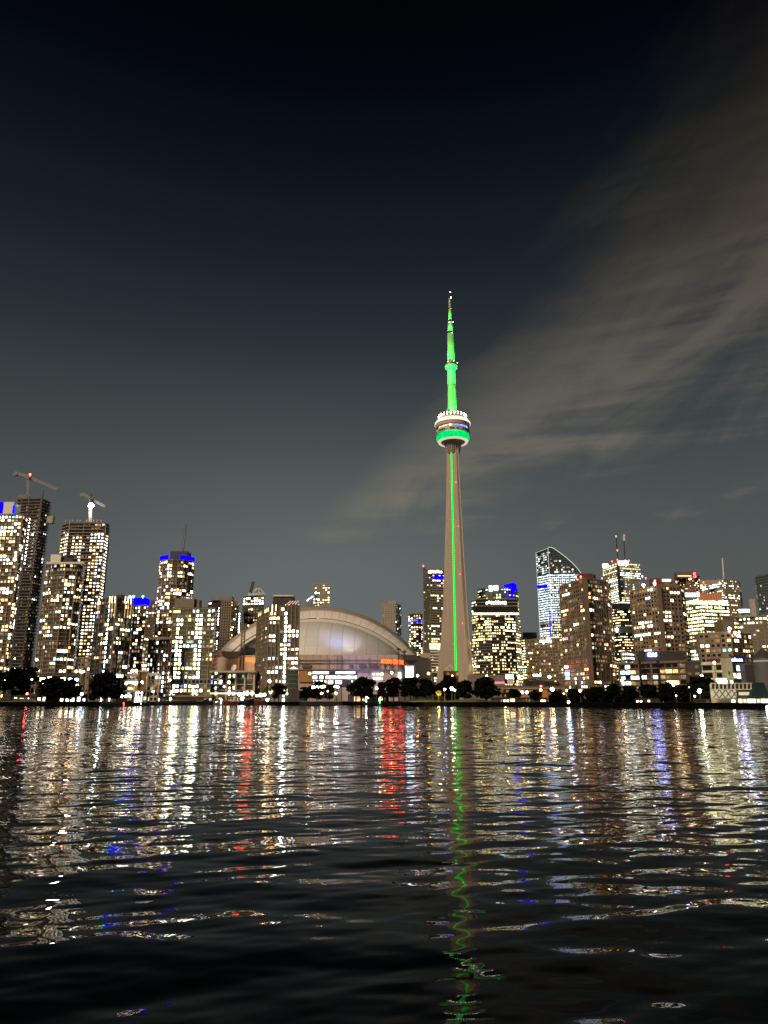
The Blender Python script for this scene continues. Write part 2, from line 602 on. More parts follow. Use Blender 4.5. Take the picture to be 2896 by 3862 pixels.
b, L_, h_ = bld('unfinished_tower', 'tallest unfinished dark concrete tower with bare slab edges, under the left crane', 'tower',
    [(66, 1880), (156, 1877), (188, 1893)], 720, 1, 3.2, 3.4, darkglass, slabdim, (.55, 1.1), (4, .6, .5), (.5, .45), lit=apartments(.05, (1, 1), COOL, 3.5), maxw=60,
    faces={1: dict(slab=(.6, 1.9))})
part_box(b, 'hoist_platform', 178, 200, 1946, 1972, 716, 5, slabm)
part_box(b, 'core_wall', 66, 100, 1866, 1881, 735, 8, slabdim)
part_box(b, 'hoist_mast', 161, 164, 1846, 1990, 713, 1.0, blacksteel)
for k in range(13):
    beacon(b, 112 - k * 1.6, 1957 + k * 14, 716.0, .45, 'white', 'work_light')

b, L_, h_ = bld('curved_apartment_tower', 'curved pale balcony tower with flat white rim roof, before the unfinished towers', 'tower',
    [(176, 2129), (205, 2122), (250, 2119), (290, 2122), (315, 2128)], 560, 2, 2.9, 2.6, condoglass, slabm, (.28, .6), (2, .28, .62), (.84, .7), lit=apartments(.34, (1, 3), MIX, 2.5, .03, .16), maxw=100)
part_box(b, 'penthouse', 192, 230, 2091, 2120, 566, 12, white)
part_box(b, 'plant_room', 232, 275, 2104, 2121, 568, 10, darkroof)
part_box(b, 'roof_rim', 174, 317, 2119, 2126, 556.5, 14, white)

b, L_, h_ = bld('unfinished_tower', 'wide unfinished concrete tower with lit work floors, under the crane with the white floodlight', 'tower',
    [(236, 1977), (264, 1969), (398, 1969), (412, 1979)], 690, 1, 3.1, 3.3, darkglass, slabm, (.5, 1.0), (4, .4, .6), (.86, .5),
    lit=stack(apartments(.10, (1, 2), MIX, 1.6), column(.17, 1.4, MIX, .55, .93, 3, .8), column(.60, 1.6, MIX, .15, .95, 3, .75), column(.92, 2.4, COOL, .1, .95, 1, .75)), maxw=100)
for px in (246, 262, 272, 290, 300, 325, 352, 365, 380):
    part_box(b, 'formwork_post', px, px + 3, 1960, 1972, 692, 1, steel)
part_box(b, 'hoist_mast', 407, 410, 2050, 2240, 686, 1.2, blacksteel)

def tower_crane(label, px, py_base, py_piv, tip, tail, Y, m, light, big):
    base = P(px, py_base, Y)
    r = thing('tower_crane', label, 'crane', base)
    piv = rel(r, P(px, py_piv, Y))
    a, c = rel(r, P(*tip, Y)), rel(r, P(*tail, Y))
    b = MB(); b.lattice((0, 0, -2), piv, 1.8, .3 if big else .26, 12, 0); b.build('mast', mat('floodlit_mast', (.62, .58, .52)) if big else m, r)  # big crane: floodlight on the mast is put into its pale colour
    b = MB(); b.lattice(piv + Vector((0, 0, .6)), a, 1.9, .42, 16, 0); b.build('jib', m, r)
    b = MB(); b.lattice(piv + Vector((0, 0, .6)), c, 1.8, .42, 6, 0); b.build('counter_jib', m, r)
    b = MB(); b.box(c.x - 1.8, c.x + 2.2, -1.4, 1.4, c.z - 3.4, c.z - .4); b.build('counterweight', mat('counterweight', (.2, .2, .2)), r)
    b = MB(); b.bar(piv, piv + Vector((.4, 0, 7)), .9); b.bar(piv + Vector((.4, 0, 7)), a * .55 + piv * .45, .18); b.bar(piv + Vector((.4, 0, 7)), c, .18); b.build('apex_frame', blacksteel, r)
    b = MB(); b.box(piv.x + .8, piv.x + 3.2, -1.6, .8, piv.z - 2.4, piv.z + .4); b.build('cab', darkroof, r)
    if not big:
        beacon(r, *light[:2], Y - 2, light[2], light[3], 'beacon')
    else:
        b = MB()
        lp = rel(r, P(light[0], light[1], Y - 3))
        b.lathe([(.01, 0), (2.5, 0)], 14, m=0)
        b.lathe([(2.5, 0), (2.6, -.1), (2.6, 1.0), (.01, 1.1)], 14, m=1)
        o = b.build('floodlight', [emit('crane_floodlight', (.95, .98, 1), 260), blacksteel], r, loc=lp)
        o.rotation_euler = (R(-90), 0, 0)
        lamp('mast_spill_fill', 'POINT', r, lp + Vector((2.5, -2, -5)), (1, .97, .9), 9000, shadow_soft_size=.4)  # added fill light imitating floodlight spill on the mast
    return r
tower_crane('tower crane with a red lamp over the tallest unfinished tower', 107, 1879, 1801, (219, 1847), (58, 1783), 724, steel, (113, 1789, 1.1, 'red'), False)
tower_crane('tower crane with a blazing white floodlight on its mast', 341, 1972, 1884, (398, 1911), (311, 1861), 694, steel, (343, 1907, 1.5, 'white'), True)

b, L_, h_ = bld('apartment_block', 'dark mid-rise slab with lit roof fins and one bright stair string, behind the willow', 'building',
    [(366, 2262), (440, 2250), (500, 2262)], 500, 1, 3.1, 3.0, darkglass, slabdim, (.2, .25), (2, .5, .6), (.72, .68),
    lit=apartments(.24, (1, 2), MIX, 2.6), maxw=100, faces={0: dict(lit=stack(apartments(.26, (1, 2), MIX, 2.4), column(.72, 9, COOL, .03, .97, 1, 1.0)))})
for px in (372, 414, 423, 434, 473, 484, 495):
    part_box(b, 'roof_fin', px - 1.1, px + 1.1, 2249 if px > 400 else 2257, 2274, 493.5, .6, WARML); part_box(b, 'roof_fin', px - 1.0, px + 1.0, 2274.5, 2330, 493.5, .6, WARMD)  # fins glow in place of uplight falling on them
part_box(b, 'plant_room', 438, 462, 2243, 2254, 512, 9, darkroof)

b, L_, h_ = bld('apartment_block', 'pale grid condo block topped by a solid blue light band', 'building',
    [(468, 2283), (552, 2279)], 620, 1, 3.0, 2.9, greenglass, slabm, (.3, .5), (3, .5, .55), (.8, .66), lit=apartments(.30, (1, 2), MIX, 2.8), maxw=80)
part_box(b, 'blue_light_band', 467, 549, 2254, 2279, 622, 12, BLUE)
for px in (490, 504, 539):
    beacon(b, px, 2249, 622, .8, 'green', 'roof_lamp')
b, L_, h_ = bld('apartment_block', 'plain condo block between the blue-banded block and the round tower', 'building',
    [(552, 2264), (640, 2262)], 690, 1, 3.0, 2.9, condoglass, slabdim, (.3, .4), (3, .4, .5), (.8, .66), lit=apartments(.36, (1, 3), MIX, 2.6), maxw=80)

pts, z = round_corners(669, 63, 2119, 645, 11)
b, L_, h_ = bld('round_apartment_tower', 'round condo tower crowned with two blue light arcs and a pale mast', 'tower', None, 645, 0, 3.0, 2.5, condoglass, slabm, (.28, .5), (2, .3, .5), (.84, .72),
    lit=apartments(.46, (1, 3), MIX, 2.6), pts=pts, ztop=z, maxw=100, depth=14)
ring = MB()
rr = 63 * mpp(645, z) + .5
cx_ = xat(669, z, 645) - b.location.x
for a0, a1 in ((182, 255), (292, 358)):
    n = 10
    for k in range(n):
        t0, t1 = R(a0 + (a1 - a0) * k / n), R(a0 + (a1 - a0) * (k + 1) / n)
        pa = Vector((cx_ + rr * math.cos(t0), 645 - b.location.y + rr * math.sin(t0), h_))
        pb = Vector((cx_ + rr * math.cos(t1), 645 - b.location.y + rr * math.sin(t1), h_))
        ring.frame_box(pa, pb - pa, Vector((0, .5, 0)), Vector((0, 0, 3.4)))
ring.build('blue_light_band', BLUE, b)
part_box(b, 'plant_room', 643, 708, 2079, 2122, 640, 12, darkroof)
m_ = MB(); pa, pb = rel(b, P(687, 2085, 645)), rel(b, P(699, 1976, 645)); m_.lattice(pa, pb, 2.0, .24, 14); m_.build('mast', greyclad, b)

b, L_, h_ = bld('waterfront_apartments', 'glass grid condo with two blazing columns of windows, on the quay before the round tower', 'building',
    [(654, 2292), (812, 2290)], 530, 1, 3.0, 2.75, greenglass, slabm, (.28, .45), (2, .34, .6), (.8, .66),
    lit=stack(apartments(.30, (1, 2), COOL + LIME, 1.3), column(.18, 7, COOL + LIME, .10, .93, 2, .95), column(.60, 7, COOL + LIME, .04, .93, 2, .95), rows(.0, .06, COOL, 4), rows(.22, .26, ODD[:1], 0.01, 1)), maxw=100)
part_box(b, 'penthouse', 660, 733, 2256, 2293, 540, 12, slabdim)
part_box(b, 'stair_head', 735, 752, 2262, 2293, 542, 8, slabdim)
for i, py in enumerate(range(2306, 2600, 16)):
    part_box(b, 'balcony', 803, 817, py, py + 3.0, 528.4, 3, slabm)
b, L_, h_ = bld('waterfront_apartments', 'lower dark-gridded wing left of the glass grid condo, at the quay', 'building',
    [(563, 2412), (650, 2406)], 522, 1, 3.1, 2.9, darkglass, darkbrown, (.3, .5), (1, .5, .6), (.72, .66),
    lit=stack(apartments(.30, (1, 1), COOL, 2.4), column(.72, 5, COOL, .0, .9, 1, .8)), maxw=60)
part_box(b, 'roof_terrace', 556, 652, 2401, 2411, 520, 14, slabdim)

b, L_, h_ = bld('office_tower', 'far tower with pale dotted middle face and grey roof screen, left of the dome', 'tower',
    [(786, 2268), (838, 2263), (873, 2262), (900, 2270)], 880, 2, 3.2, 3.2, darkglass, slabdim, (.25, .2), (0, .2, .2), (.6, .6), lit=apartments(.22, (1, 2), WARM, 2.6), maxw=70,
    faces={0: dict(lit=stack(apartments(.08), column(.72, 5, [(.8, .85, 1), (.7, .75, 1)], .1, .95, 1, .8))), 1: dict(lit=None, dark=True, slab=(1.3, .3), mull=(1, 1.2, .32), win=(.6, .55))})
part_box(b, 'roof_screen', 796, 876, 2249, 2264, 884, 10, greyclad)
b, L_, h_ = bld('office_tower', 'slim dark tower edged by one white light string, between the dotted tower and the dome', 'tower',
    [(893, 2306), (907, 2306)], 860, 1, 3.0, 2.6, darkglass, slabdim, (.2, .2), (0, .2, .2), (.8, .7), lit=column(.7, 5, COOL, .4, 1, 1, .95), maxw=40)
b, L_, h_ = bld('office_tower', 'dark glass tower with a white roof truss and black luffing crane boom, behind the dome', 'tower',
    [(917, 2249), (996, 2246)], 930, 1, 3.4, 3.4, blueglass, olive, (.3, .3), (3, .3, .3), (.8, .66), lit=stack(apartments(.08, (1, 2), MIX, 2.4), rows(.93, 1, MIX, 3, .7)), maxw=50)
m_ = MB()
q = lambda px, py, Y=930: rel(b, P(px, py, Y))
for a, c in (((932, 2240), (976, 2215)), ((976, 2215), (998, 2238)), ((932, 2240), (1000, 2236)), ((950, 2240), (976, 2215)), ((976, 2215), (976, 2240)), ((934, 2244), (1000, 2240))):
    m_.bar(q(*a), q(*c), .9)
m_.build('roof_truss', white, b)
m_ = MB(); m_.lattice(q(944, 2236), q(956, 2194), 2.4, .5, 8); m_.build('crane_boom', blacksteel, b)

b, L_, h_ = bld('waterfront_apartments', 'tall pale slab condo with warm uplit fins, standing in front of the dome', 'building',
    [(971, 2312), (1016, 2284), (1131, 2281)], 500, 1, 3.0, 2.6, condoglass, slabdim, (.22, .25), (1, .62, .62), (.72, .66),
    lit=stack(apartments(.30, (1, 3), MIX, 2.8, .01, .1), column(.62, 10, COOL, .03, .98, 1, 1.0)), maxw=100,
    faces={0: dict(lit=apartments(.05, (1, 1), MIX, 1.2), slab=(.3, .5), mull=(2, .35, .5))})
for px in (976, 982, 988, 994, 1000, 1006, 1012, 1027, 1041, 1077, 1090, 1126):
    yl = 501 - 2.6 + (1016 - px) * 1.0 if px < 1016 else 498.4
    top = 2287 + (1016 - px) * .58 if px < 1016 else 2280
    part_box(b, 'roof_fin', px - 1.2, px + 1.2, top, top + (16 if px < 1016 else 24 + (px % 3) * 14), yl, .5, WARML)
part_box(b, 'plant_room', 1030, 1106, 2247, 2284, 508, 10, darkroof)
part_box(b, 'roof_edge', 1030, 1106, 2244, 2249, 507, 11, white)
for k in range(4):
    m_ = MB(); m_.bar(rel(b, P(1082 + k * 10, 2279, 499)), rel(b, P(1096 + k * 10, 2266, 499)), .5); m_.build('roof_louvre', emit('louvre_glow', (1, .55, .35), .9), b)
b, L_, h_ = bld('stair_block', 'small dark green block with a lit gable, right foot of the slab condo', 'building',
    [(1086, 2522), (1124, 2522)], 494, 1, 3.0, 4, mat('dark_green_panel', (.03, .045, .032)), olive, (.3, .2), (0, .2, .2), (.6, .5), lit=None, depth=8)
m_ = MB()
p0, p1, p2 = rel(b, P(1090, 2523, 493.6)), rel(b, P(1124, 2523, 493.6)), rel(b, P(1107, 2514, 493.6))
m_.prism([(0, 0)], 0, 0) if False else m_.poly([p0, p1, p2]); m_.poly([p + Vector((0, 6, 0)) for p in (p0, p2, p1)])
m_.quad(p0, p2, p2 + Vector((0, 6, 0)), p0 + Vector((0, 6, 0))); m_.quad(p2, p1, p1 + Vector((0, 6, 0)), p2 + Vector((0, 6, 0)))
m_.build('lit_gable', emit('gable_light', (1, .95, .8), 2.5), b)

b, L_, h_ = bld('office_tower', 'stepped pale tower rising over the crest of the dome', 'tower',
    [(1187, 2201), (1245, 2199)], 1020, 1, 3.4, 3.6, greyclad, slabm, (.5, .5), (2, .5, .5), (.8, .5), lit=offices(.35, .7, MIX, 2.6, .1), maxw=50)
for px0, px1, py in ((1153, 1166, 2254), (1166, 1178, 2247), (1176, 1188, 2240)):
    part_box(b, 'side_wing', px0, px1, py, 2330, 1016, 14, greyclad)
for px, py in ((1157, 2262), (1163, 2256), (1170, 2252), (1176, 2248), (1183, 2258), (1192, 2256), (1199, 2257), (1182, 2270)):
    part_box(b, 'window', px, px + 5, py, py + 5, 1014.6, .3, emit('cool_pane', (.85, .95, 1), 3.2))

b, L_, h_ = bld('stone_tower', 'plain grey slab tower with a dark right side, beyond the dome', 'tower',
    [(1440, 2277), (1491, 2275), (1513, 2283)], 1150, 1, 3.2, 4.0, greyclad, concrete, (.7, .3), (1, .8, .3), (.5, .4), lit=apartments(.04, (1, 1), COOL, .8), maxw=40,
    faces={1: dict(slab=None, mull=(0, .1, .1), lit=apartments(.22, (1, 2), COOL, 1.6))})
part_box(b, 'plant_room', 1462, 1491, 2266, 2278, 1156, 12, concrete)
pts, z = round_corners(1567, 26, 2318, 1050, 9)
b, L_, h_ = bld('round_office_tower', 'small round tower speckled with white windows and blue top, beside the dome', 'tower', None, 1050, 0, 3.2, 2.6, darkglass, slabdim, (.3, .4), (0, .3, .3), (.85, .6),
    lit=stack(apartments(.55, (1, 3), MIX, 2.6), rows(.9, .97, [(.05, .05, 1)], 4, .7)), pts=pts, ztop=z, maxw=90, depth=10)
part_box(b, 'roof_frame', 1543, 1590, 2310, 2320, 1046, 8, greyclad)

b, L_, h_ = bld('office_tower', 'olive office tower with white roof sign, half behind the green-lit needle', 'tower',
    [(1596, 2140), (1622, 2143), (1700, 2147)], 1000, 1, 3.4, 3.0, olive, mat('olive_band', (.24, .24, .17)), (1.3, .3), (3, .4, .3), (.75, .5), lit=offices(.30, .55, MIX, 2.6, .16), dark=True, maxw=80,
    faces={0: dict(lit=apartments(.10, (1, 1), MIX, 1.5), dark=False, slab=None, mull=(0, .2, .2))})
part_box(b, 'roof_fascia', 1596, 1690, 2138, 2149, 996, 6, greyclad)
part_box(b, 'sign_board', 1614, 1690, 2149, 2166, 997.5, 1, darkroof)
squiggle(b, 1615, 1668, 2150, 2163, 996.8, SIGNW, 3)
part_box(b, 'blue_light_band', 1637, 1682, 2172, 2184, 997.5, 1, BLUE)
part_box(b, 'lit_lobby', 1620, 1690, 2426, 2449, 997.4, 1, emit('lobby_lime', (1, .93, .5), 1.7))
for k in range(8):
    part_box(b, 'white_floor_band', 1622, 1690, 2456 + k * 11, 2460 + k * 11, 997.2, 1, white)
beacon(b, 1596, 2134, 998, .9)

b, L_, h_ = bld('office_building', 'narrow pale block with bright bands just right of the needle foot', 'building',
    [(1764, 2418), (1792, 2418)], 1000, 1, 4, 4, greyclad, concrete, (1.0, .4), (0, .3, .3), (.9, .55), lit=offices(.6, .9, COOL + LIME, 2.6), maxw=40)

pts, z = round_corners(1877, 76, 2226, 985, 9)
b, L_, h_ = bld('round_office_tower', 'rounded glass crown with white lamps and a solid blue fin, behind the black sign band', 'tower', None, 985, 0, 3.6, 3.4, greenglass, olive, (.4, .4), (0, .3, .3), (.85, .5),
    lit=offices(.6, .6, LIME, 2.2, .2), pts=pts, ztop=zat(2213, 985 - 28), maxw=60, depth=14)
for px0, px1, py0, py1 in ((1844, 1856, 2209, 2230), (1862, 1878, 2208, 2226)):
    part_box(b, 'roof_lamp', px0, px1, py0, py1, 953, 1, emit('roof_lamp_white', (.85, .95, 1), 4))
f_ = MB()
fp = [(1900, 2206), (1936, 2197), (1948, 2204), (1949, 2228), (1936, 2231), (1935, 2262), (1929, 2262), (1928, 2216), (1902, 2212)]
fa = [rel(b, P(x, y, 950)) for x, y in fp]
f_.poly(list(reversed(fa))); f_.poly([p + Vector((0, 3, 0)) for p in fa])
for i in range(len(fa)):
    c_, d_ = fa[i], fa[(i + 1) % len(fa)]
    f_.quad(c_, d_, d_ + Vector((0, 3, 0)), c_ + Vector((0, 3, 0)))
f_.build('blue_fin', BLUE, b)
b, L_, h_ = bld('glass_office_tower', 'wide rounded glass office tower with black sign band under its roof, right of the needle', 'tower',
    [(1778, 2266), (1800, 2260), (1850, 2257), (1900, 2258), (1940, 2262), (1958, 2270)], 900, 2, 3.5, 2.9, darkglass, slabdim, (.45, .5), (0, .3, .3), (.9, .55),
    lit=stack(offices(.52, .75, WARM + LIME, 2.4, .22)), maxw=100)
part_box(b, 'sign_band', 1797, 1950, 2261, 2284, 894, 2, darkglass)
part_box(b, 'dark_floor', 1784, 1953, 2287, 2310, 893.6, 2, darkglass)
part_box(b, 'lit_floor', 1782, 1957, 2311, 2318, 893.2, 2, emit('floor_light', (1, .88, .6), 2.2))
squiggle(b, 1832, 1910, 2265, 2280, 893, SIGNW, 8)
for k in range(3):
    part_box(b, 'roof_edge', 1797, 1952, 2258 + k * 13, 2260 + k * 13, 892.6, 2, slabm)
b, L_, h_ = bld('office_building', 'narrow green-white striped block between the round glass tower and the brown hotel', 'building',
    [(1958, 2408), (1986, 2405)], 990, 1, 3.4, 4, greyclad, concrete, (1.0, .4), (0, .3, .3), (.95, .55), lit=offices(.9, .9, LIME, 2.0), maxw=50)
part_box(b, 'roof_dome', 1972, 2024, 2385, 2407, 1010, 20, blueglass)
b, L_, h_ = bld('hotel', 'broad brown hotel of small dotted windows under a white line sign', 'building',
    [(1983, 2412), (2035, 2407), (2128, 2404)], 800, 1, 3.0, 2.7, brown, darkbrown, (.5, .25), (1, .7, .25), (.55, .5), lit=apartments(.10, (1, 1), LIME + WARM, 2.4), dark=True, maxw=80)
part_box(b, 'sign_lettering', 2035, 2102, 2414, 2423, 795, .5, emit('line_sign', (.85, .92, 1), 4.5))
m_ = MB(); pc = rel(b, P(2068, 2408, 795)); m_.ball(pc, 1.7, n=12); m_.build('sign_emblem', SIGNW, b)

# sloped-crown tower
b, L_, h_ = bld('glass_office_tower', 'tall bright blue-white glass tower with a slanted crown outlined in white light', 'tower',
    [(2025, 2172), (2071, 2162), (2190, 2160)], 1100, 1, 3.7, 2.9, blueglass, slabdim, (.5, .4), (1, .25, .3), (.92, .62),
    lit=stack(offices(.97, .9, COOL * 2 + LIME, 1.1, .5), rows(.62, 1.0, COOL[:2], 1.1, .9)), maxw=100)
zb = h_
A, B, C = Vector((*L_[0], 0)), Vector((*L_[1], 0)), Vector((*L_[2], 0))
def ytop(px, py, Y):
    return zat(py, Y) - LAND
Yb = b.location.y + B.y
Yc = b.location.y + C.y
Ya = b.location.y + A.y
prof = [(0.0, 2068), (.035, 2064), (.10, 2064), (.2, 2069), (.4, 2087), (.6, 2106), (.8, 2129), (.92, 2147), (1.0, 2161)]
top = [(B.lerp(C, u), ytop(0, py, Yb + (Yc - Yb) * u)) for u, py in prof]
cr_ = MB()
cr_.poly([B + Vector((0, 0, zb))] + [C + Vector((0, 0, zb))] + [Vector((p.x, p.y, z)) for p, z in reversed(top[:-1])], 0)
za = ytop(0, 2085, Ya)
cr_.quad(A + Vector((0, 0, zb)), B + Vector((0, 0, zb)), Vector((B.x, B.y, top[0][1])), Vector((A.x, A.y, za)), 0)
for (p, z), (p2, z2) in zip(top, top[1:]):
    dv = Vector((4, 30, 0))
    cr_.quad((p.x, p.y, z), (p2.x, p2.y, z2), (p2.x + 4, p2.y + 30, z2), (p.x - 6, p.y + 30, z), 0)
rng = random.Random(5)
nrow = 12
gl = MB()
for k in range(nrow):
    z = zb + (top[1][1] - zb) * (k + .1) / nrow
    um = max([u for (u, _), (_, zz) in zip(prof, top) if zz > z + 1] or [0])
    if um > 0:
        cr_.frame_box(B + Vector((0, 0, z)) + Vector((0, -.45, 0)), (C - B) * um, Vector((0, .4, 0)), Vector((0, 0, .5)), 1)
    if z < za:
        n_ = Vector(((B - A).y, -(B - A).x, 0)).normalized()
        cr_.frame_box(A + Vector((0, 0, z)) + n_ * .05, B - A, n_ * .4, Vector((0, 0, .5)), 1)
cr_.build('crown', [blueglass, slabdim], b)
for k in range(nrow - 1):
    z = zb + (top[1][1] - zb) * (k + .55) / nrow
    um = max([u for (u, _), (_, zz) in zip(prof, top) if zz > z + 3] or [0])
    for j in range(14):
        for (p0, p1, um_, pr) in ((B, C, um, .22), (A, B, 1 if z < za - 2 else 0, .55)):
            nn = 18 if p0 is B else 7
            if j >= nn or (j + 1) / nn > um_ or rng.random() > pr + .08:
                continue
            d_ = (p1 - p0)
            n_ = Vector((d_.y, -d_.x, 0)).normalized()
            o = bpy.data.objects.new('crown_window', pane)
            COL.objects.link(o); o.parent = b
            o.location = p0 + d_ * ((j + .5) / nn) + n_ * .12 + Vector((0, 0, z))
            o.rotation_euler = (0, 0, math.atan2(d_.y, d_.x)); o.scale = (d_.length / nn * .85, 1, 2.0)
            o.color = (*rng.choice(COOL), .008 * 10 ** rng.uniform(0, 1.1))
rim = MB()
RIM = emit('rim_light', (.95, 1, .9), .8)
pl = [Vector((p.x, p.y - .6, z)) for p, z in top]
for a, c in zip(pl, pl[1:]):
    rim.bar(a, c, .75)
rim.bar(Vector((B.x, B.y - .6, zb * .55)), pl[0], .55)
rim.bar(Vector((A.x, A.y - .6, zb * .3)), Vector((A.x, A.y - .6, za)), .5)
rim.bar(Vector((A.x, A.y - .6, za)), pl[0], .4)
rim.build('light_rim', RIM, b)
part_box(b, 'blue_light_band', 2026, 2064, 2206, 2218, 1096, 1, BLUE)
part_box(b, 'blue_light_string', 2071, 2075, 2300, 2400, 1093, 1, emit('dim_blue', (.06, .03, 1), 1.1))

# --- right cluster
b, L_, h_ = bld('apartment_tower', 'brown brick tower with red roof hut, left one of the pair near the shore', 'tower',
    [(2110, 2208), (2205, 2176), (2285, 2190), (2300, 2203)], 510, 1, 2.85, 3.0, brown, darkbrown, (.35, .2), (3, .5, .3), (.62, .55),
    lit=apartments(.20, (1, 3), WARM + MIX, 2.6, .02, .1), dark=True, maxw=100, faces={1: dict(mull=(2, .9, .4))})
part_box(b, 'roof_hut', 2188, 2236, 2163, 2186, 520, 9, redmetal)
part_box(b, 'dark_chimney', 2240, 2247, 2167, 2190, 522, 2, darkroof)
part_box(b, 'stair_core', 2201, 2214, 2178, 2620, 508.2, 2, darkbrown)
beacon(b, 2190, 2175, 516, .7); beacon(b, 2178, 2185, 516, .5); beacon(b, 2270, 2180, 524, .5)
part_box(b, 'blue_screen', 2131, 2147, 2536, 2548, 520, .3, emit('blue_screen', (.08, .40, 1), 16))
part_box(b, 'red_screen', 2131, 2147, 2527, 2533, 520, .3, emit('red_screen', (1, .1, .2), 3))
part_box(b, 'blue_screen', 2133, 2148, 2553, 2562, 520, .3, MATS['blue_screen'])

b, L_, h_ = bld('office_tower', 'striped pale office tower with blazing roof corners and two tall masts', 'tower',
    [(2272, 2139), (2328, 2118), (2413, 2124)], 1150, 1, 3.6, 2.8, greyclad, concrete, (1.6, .5), (0, .4, .4), (.9, .5), lit=offices(.6, .85, LIME + COOL, 2.2, .25), maxw=100)
part_box(b, 'roof_floodlight', 2273, 2293, 2127, 2140, 1138, 2, WHITEL)
part_box(b, 'roof_floodlight', 2332, 2368, 2116, 2130, 1140, 2, WHITEL)
part_box(b, 'dark_seam', 2325, 2336, 2122, 2270, 1143, 2, darkglass)
for pa, pb, wd in (((2331, 2117), (2323, 2023), 1.1), ((2357, 2116), (2353, 2040), 1.0)):
    m_ = MB(); m_.bar(rel(b, P(*pa, 1160)), rel(b, P(*pb, 1160)), wd); m_.build('mast', blacksteel, b)
m_ = MB(); m_.bar(rel(b, P(2353, 2040, 1160)), rel(b, P(2353, 2016, 1160)), 2.6); m_.build('mast_head', white, b)
for px, py in ((2323, 2022), (2328, 2075), (2328, 2111), (2308, 2117), (2372, 2114), (2358, 2113)):
    beacon(b, px, py, 1150, 1.0)
b, L_, h_ = bld('office_tower', 'black office tower with a plain dark cap, between the two brown brick towers', 'tower',
    [(2295, 2284), (2335, 2277), (2390, 2278)], 960, 1, 3.6, 2.8, darkglass, darkglass, (.5, .2), (1, .4, .2), (.85, .45), lit=offices(.62, .7, WARM + LIME, 2.4, .2), maxw=100)
part_box(b, 'dark_cap', 2294, 2390, 2277, 2298, 953, 4, darkglass)
part_box(b, 'dark_cap', 2294, 2390, 2362, 2388, 953, 4, blueglass)
beacon(b, 2327, 2374, 950, 1.6, 'white', 'lamp')
b, L_, h_ = bld('office_building', 'small white-fronted block at the foot of the black tower', 'building',
    [(2345, 2455), (2362, 2453), (2402, 2458)], 640, 1, 3.4, 3.5, white, greyclad, (.8, .3), (0, .3, .3), (.8, .5), lit=offices(.5, .8, COOL, 2.0), maxw=30)

b, L_, h_ = bld('apartment_tower', 'brown brick tower of punched windows right of the black tower, dark right side', 'tower',
    [(2378, 2227), (2482, 2205), (2562, 2208), (2582, 2222)], 520, 1, 2.85, 3.0, brown, darkbrown, (.35, .2), (3, .5, .3), (.62, .55),
    lit=apartments(.18, (1, 3), WARM + MIX, 2.6, .02, .1), dark=True, maxw=100, faces={1: dict(mull=(2, .9, .4))})
part_box(b, 'roof_hut', 2462, 2500, 2181, 2207, 532, 8, redmetal)
part_box(b, 'lit_hatch', 2498, 2530, 2184, 2192, 531, 6, emit('hatch_light', (1, .9, .65), 2))
part_box(b, 'plant_room', 2500, 2545, 2190, 2209, 533, 8, darkbrown)
part_box(b, 'stair_core', 2478, 2492, 2206, 2500, 517.8, 2, darkbrown)
for px, py, c, s in ((2470, 2190, 'red', .7), (2435, 2180, 'red', .5), (2551, 2194, 'red', .6), (2468, 2200, 'white', .8), (2427, 2206, 'white', 1.0), (2422, 2173, 'blue', .6)):
    beacon(b, px, py, 524, s, c)

b, L_, h_ = bld('office_tower', 'dark brown tower with a glowing red letter at its slanted roof', 'tower',
    [(2549, 2178), (2620, 2166), (2640, 2174)], 1200, 1, 3.6, 3.2, darkbrown, darkbrown, (.5, .2), (0, .4, .2), (.8, .5), lit=apartments(.25, (1, 2), WARM, 2.0), maxw=60)
part_box(b, 'slanted_roof', 2552, 2622, 2157, 2180, 1206, 14, darkbrown)
part_box(b, 'lit_roof_edge', 2556, 2612, 2170, 2174, 1192, .5, emit('roof_edge_warm', (1, .8, .5), 1.6))
pS = rel(b, P(2620, 2178, 1188))
textmesh('sign_letter', 'S', 11.5, emit('red_sign', (1, .10, .09), 7), b, pS, 0, .3, .25)
m_ = MB(); m_.lathe([(5.2, 0), (5.2, .4), (.01, .4)], 20); o = m_.build('sign_disc', emit('red_sign_disc', (1, .02, .02), .35), b, loc=pS + Vector((0, .7, 4))); o.rotation_euler = (R(90), 0, 0)
b, L_, h_ = bld('office_tower', 'pale ridged office tower with a thin white mast, right of the red letter', 'tower',
    [(2640, 2201), (2727, 2182), (2782, 2187), (2790, 2196)], 1100, 1, 3.6, 3.2, greyclad, concrete, (1.0, .5), (1, .5, .4), (.85, .5), lit=offices(.5, .65, LIME + MIX, 2.2, .2), maxw=100)
part_box(b, 'roof_parapet', 2640, 2727, 2188, 2203, 1108, 4, concrete)
m_ = MB(); m_.bar(rel(b, P(2729, 2182, 1110)), rel(b, P(2724, 2104, 1110)), 1.3); m_.build('mast', white, b)
beacon(b, 2653, 2196, 1095, .9)
b, L_, h_ = bld('glass_office_building', 'lime-lit glass office with bright bands and an orange lit roof floor', 'building',
    [(2566, 2262), (2643, 2250), (2744, 2256)], 720, 1, 3.5, 2.6, greenglass, olive, (.5, .4), (0, .3, .3), (.94, .6), lit=offices(.75, .9, LIME, 2.4, .3), maxw=100)
part_box(b, 'roof_light_bar', 2574, 2636, 2237, 2250, 714, 1, WHITEL)
part_box(b, 'orange_roof_floor', 2643, 2722, 2238, 2262, 716, 6, emit('orange_floor', (1, .30, .10), .55))
for px in range(2645, 2722, 9):
    part_box(b, 'roof_floor_post', px, px + 2, 2238, 2262, 715.4, .5, darkbrown)
part_box(b, 'bright_floor', 2566, 2742, 2268, 2278, 713.6, .4, emit('bright_lime', (1, .97, .65), 3.2))
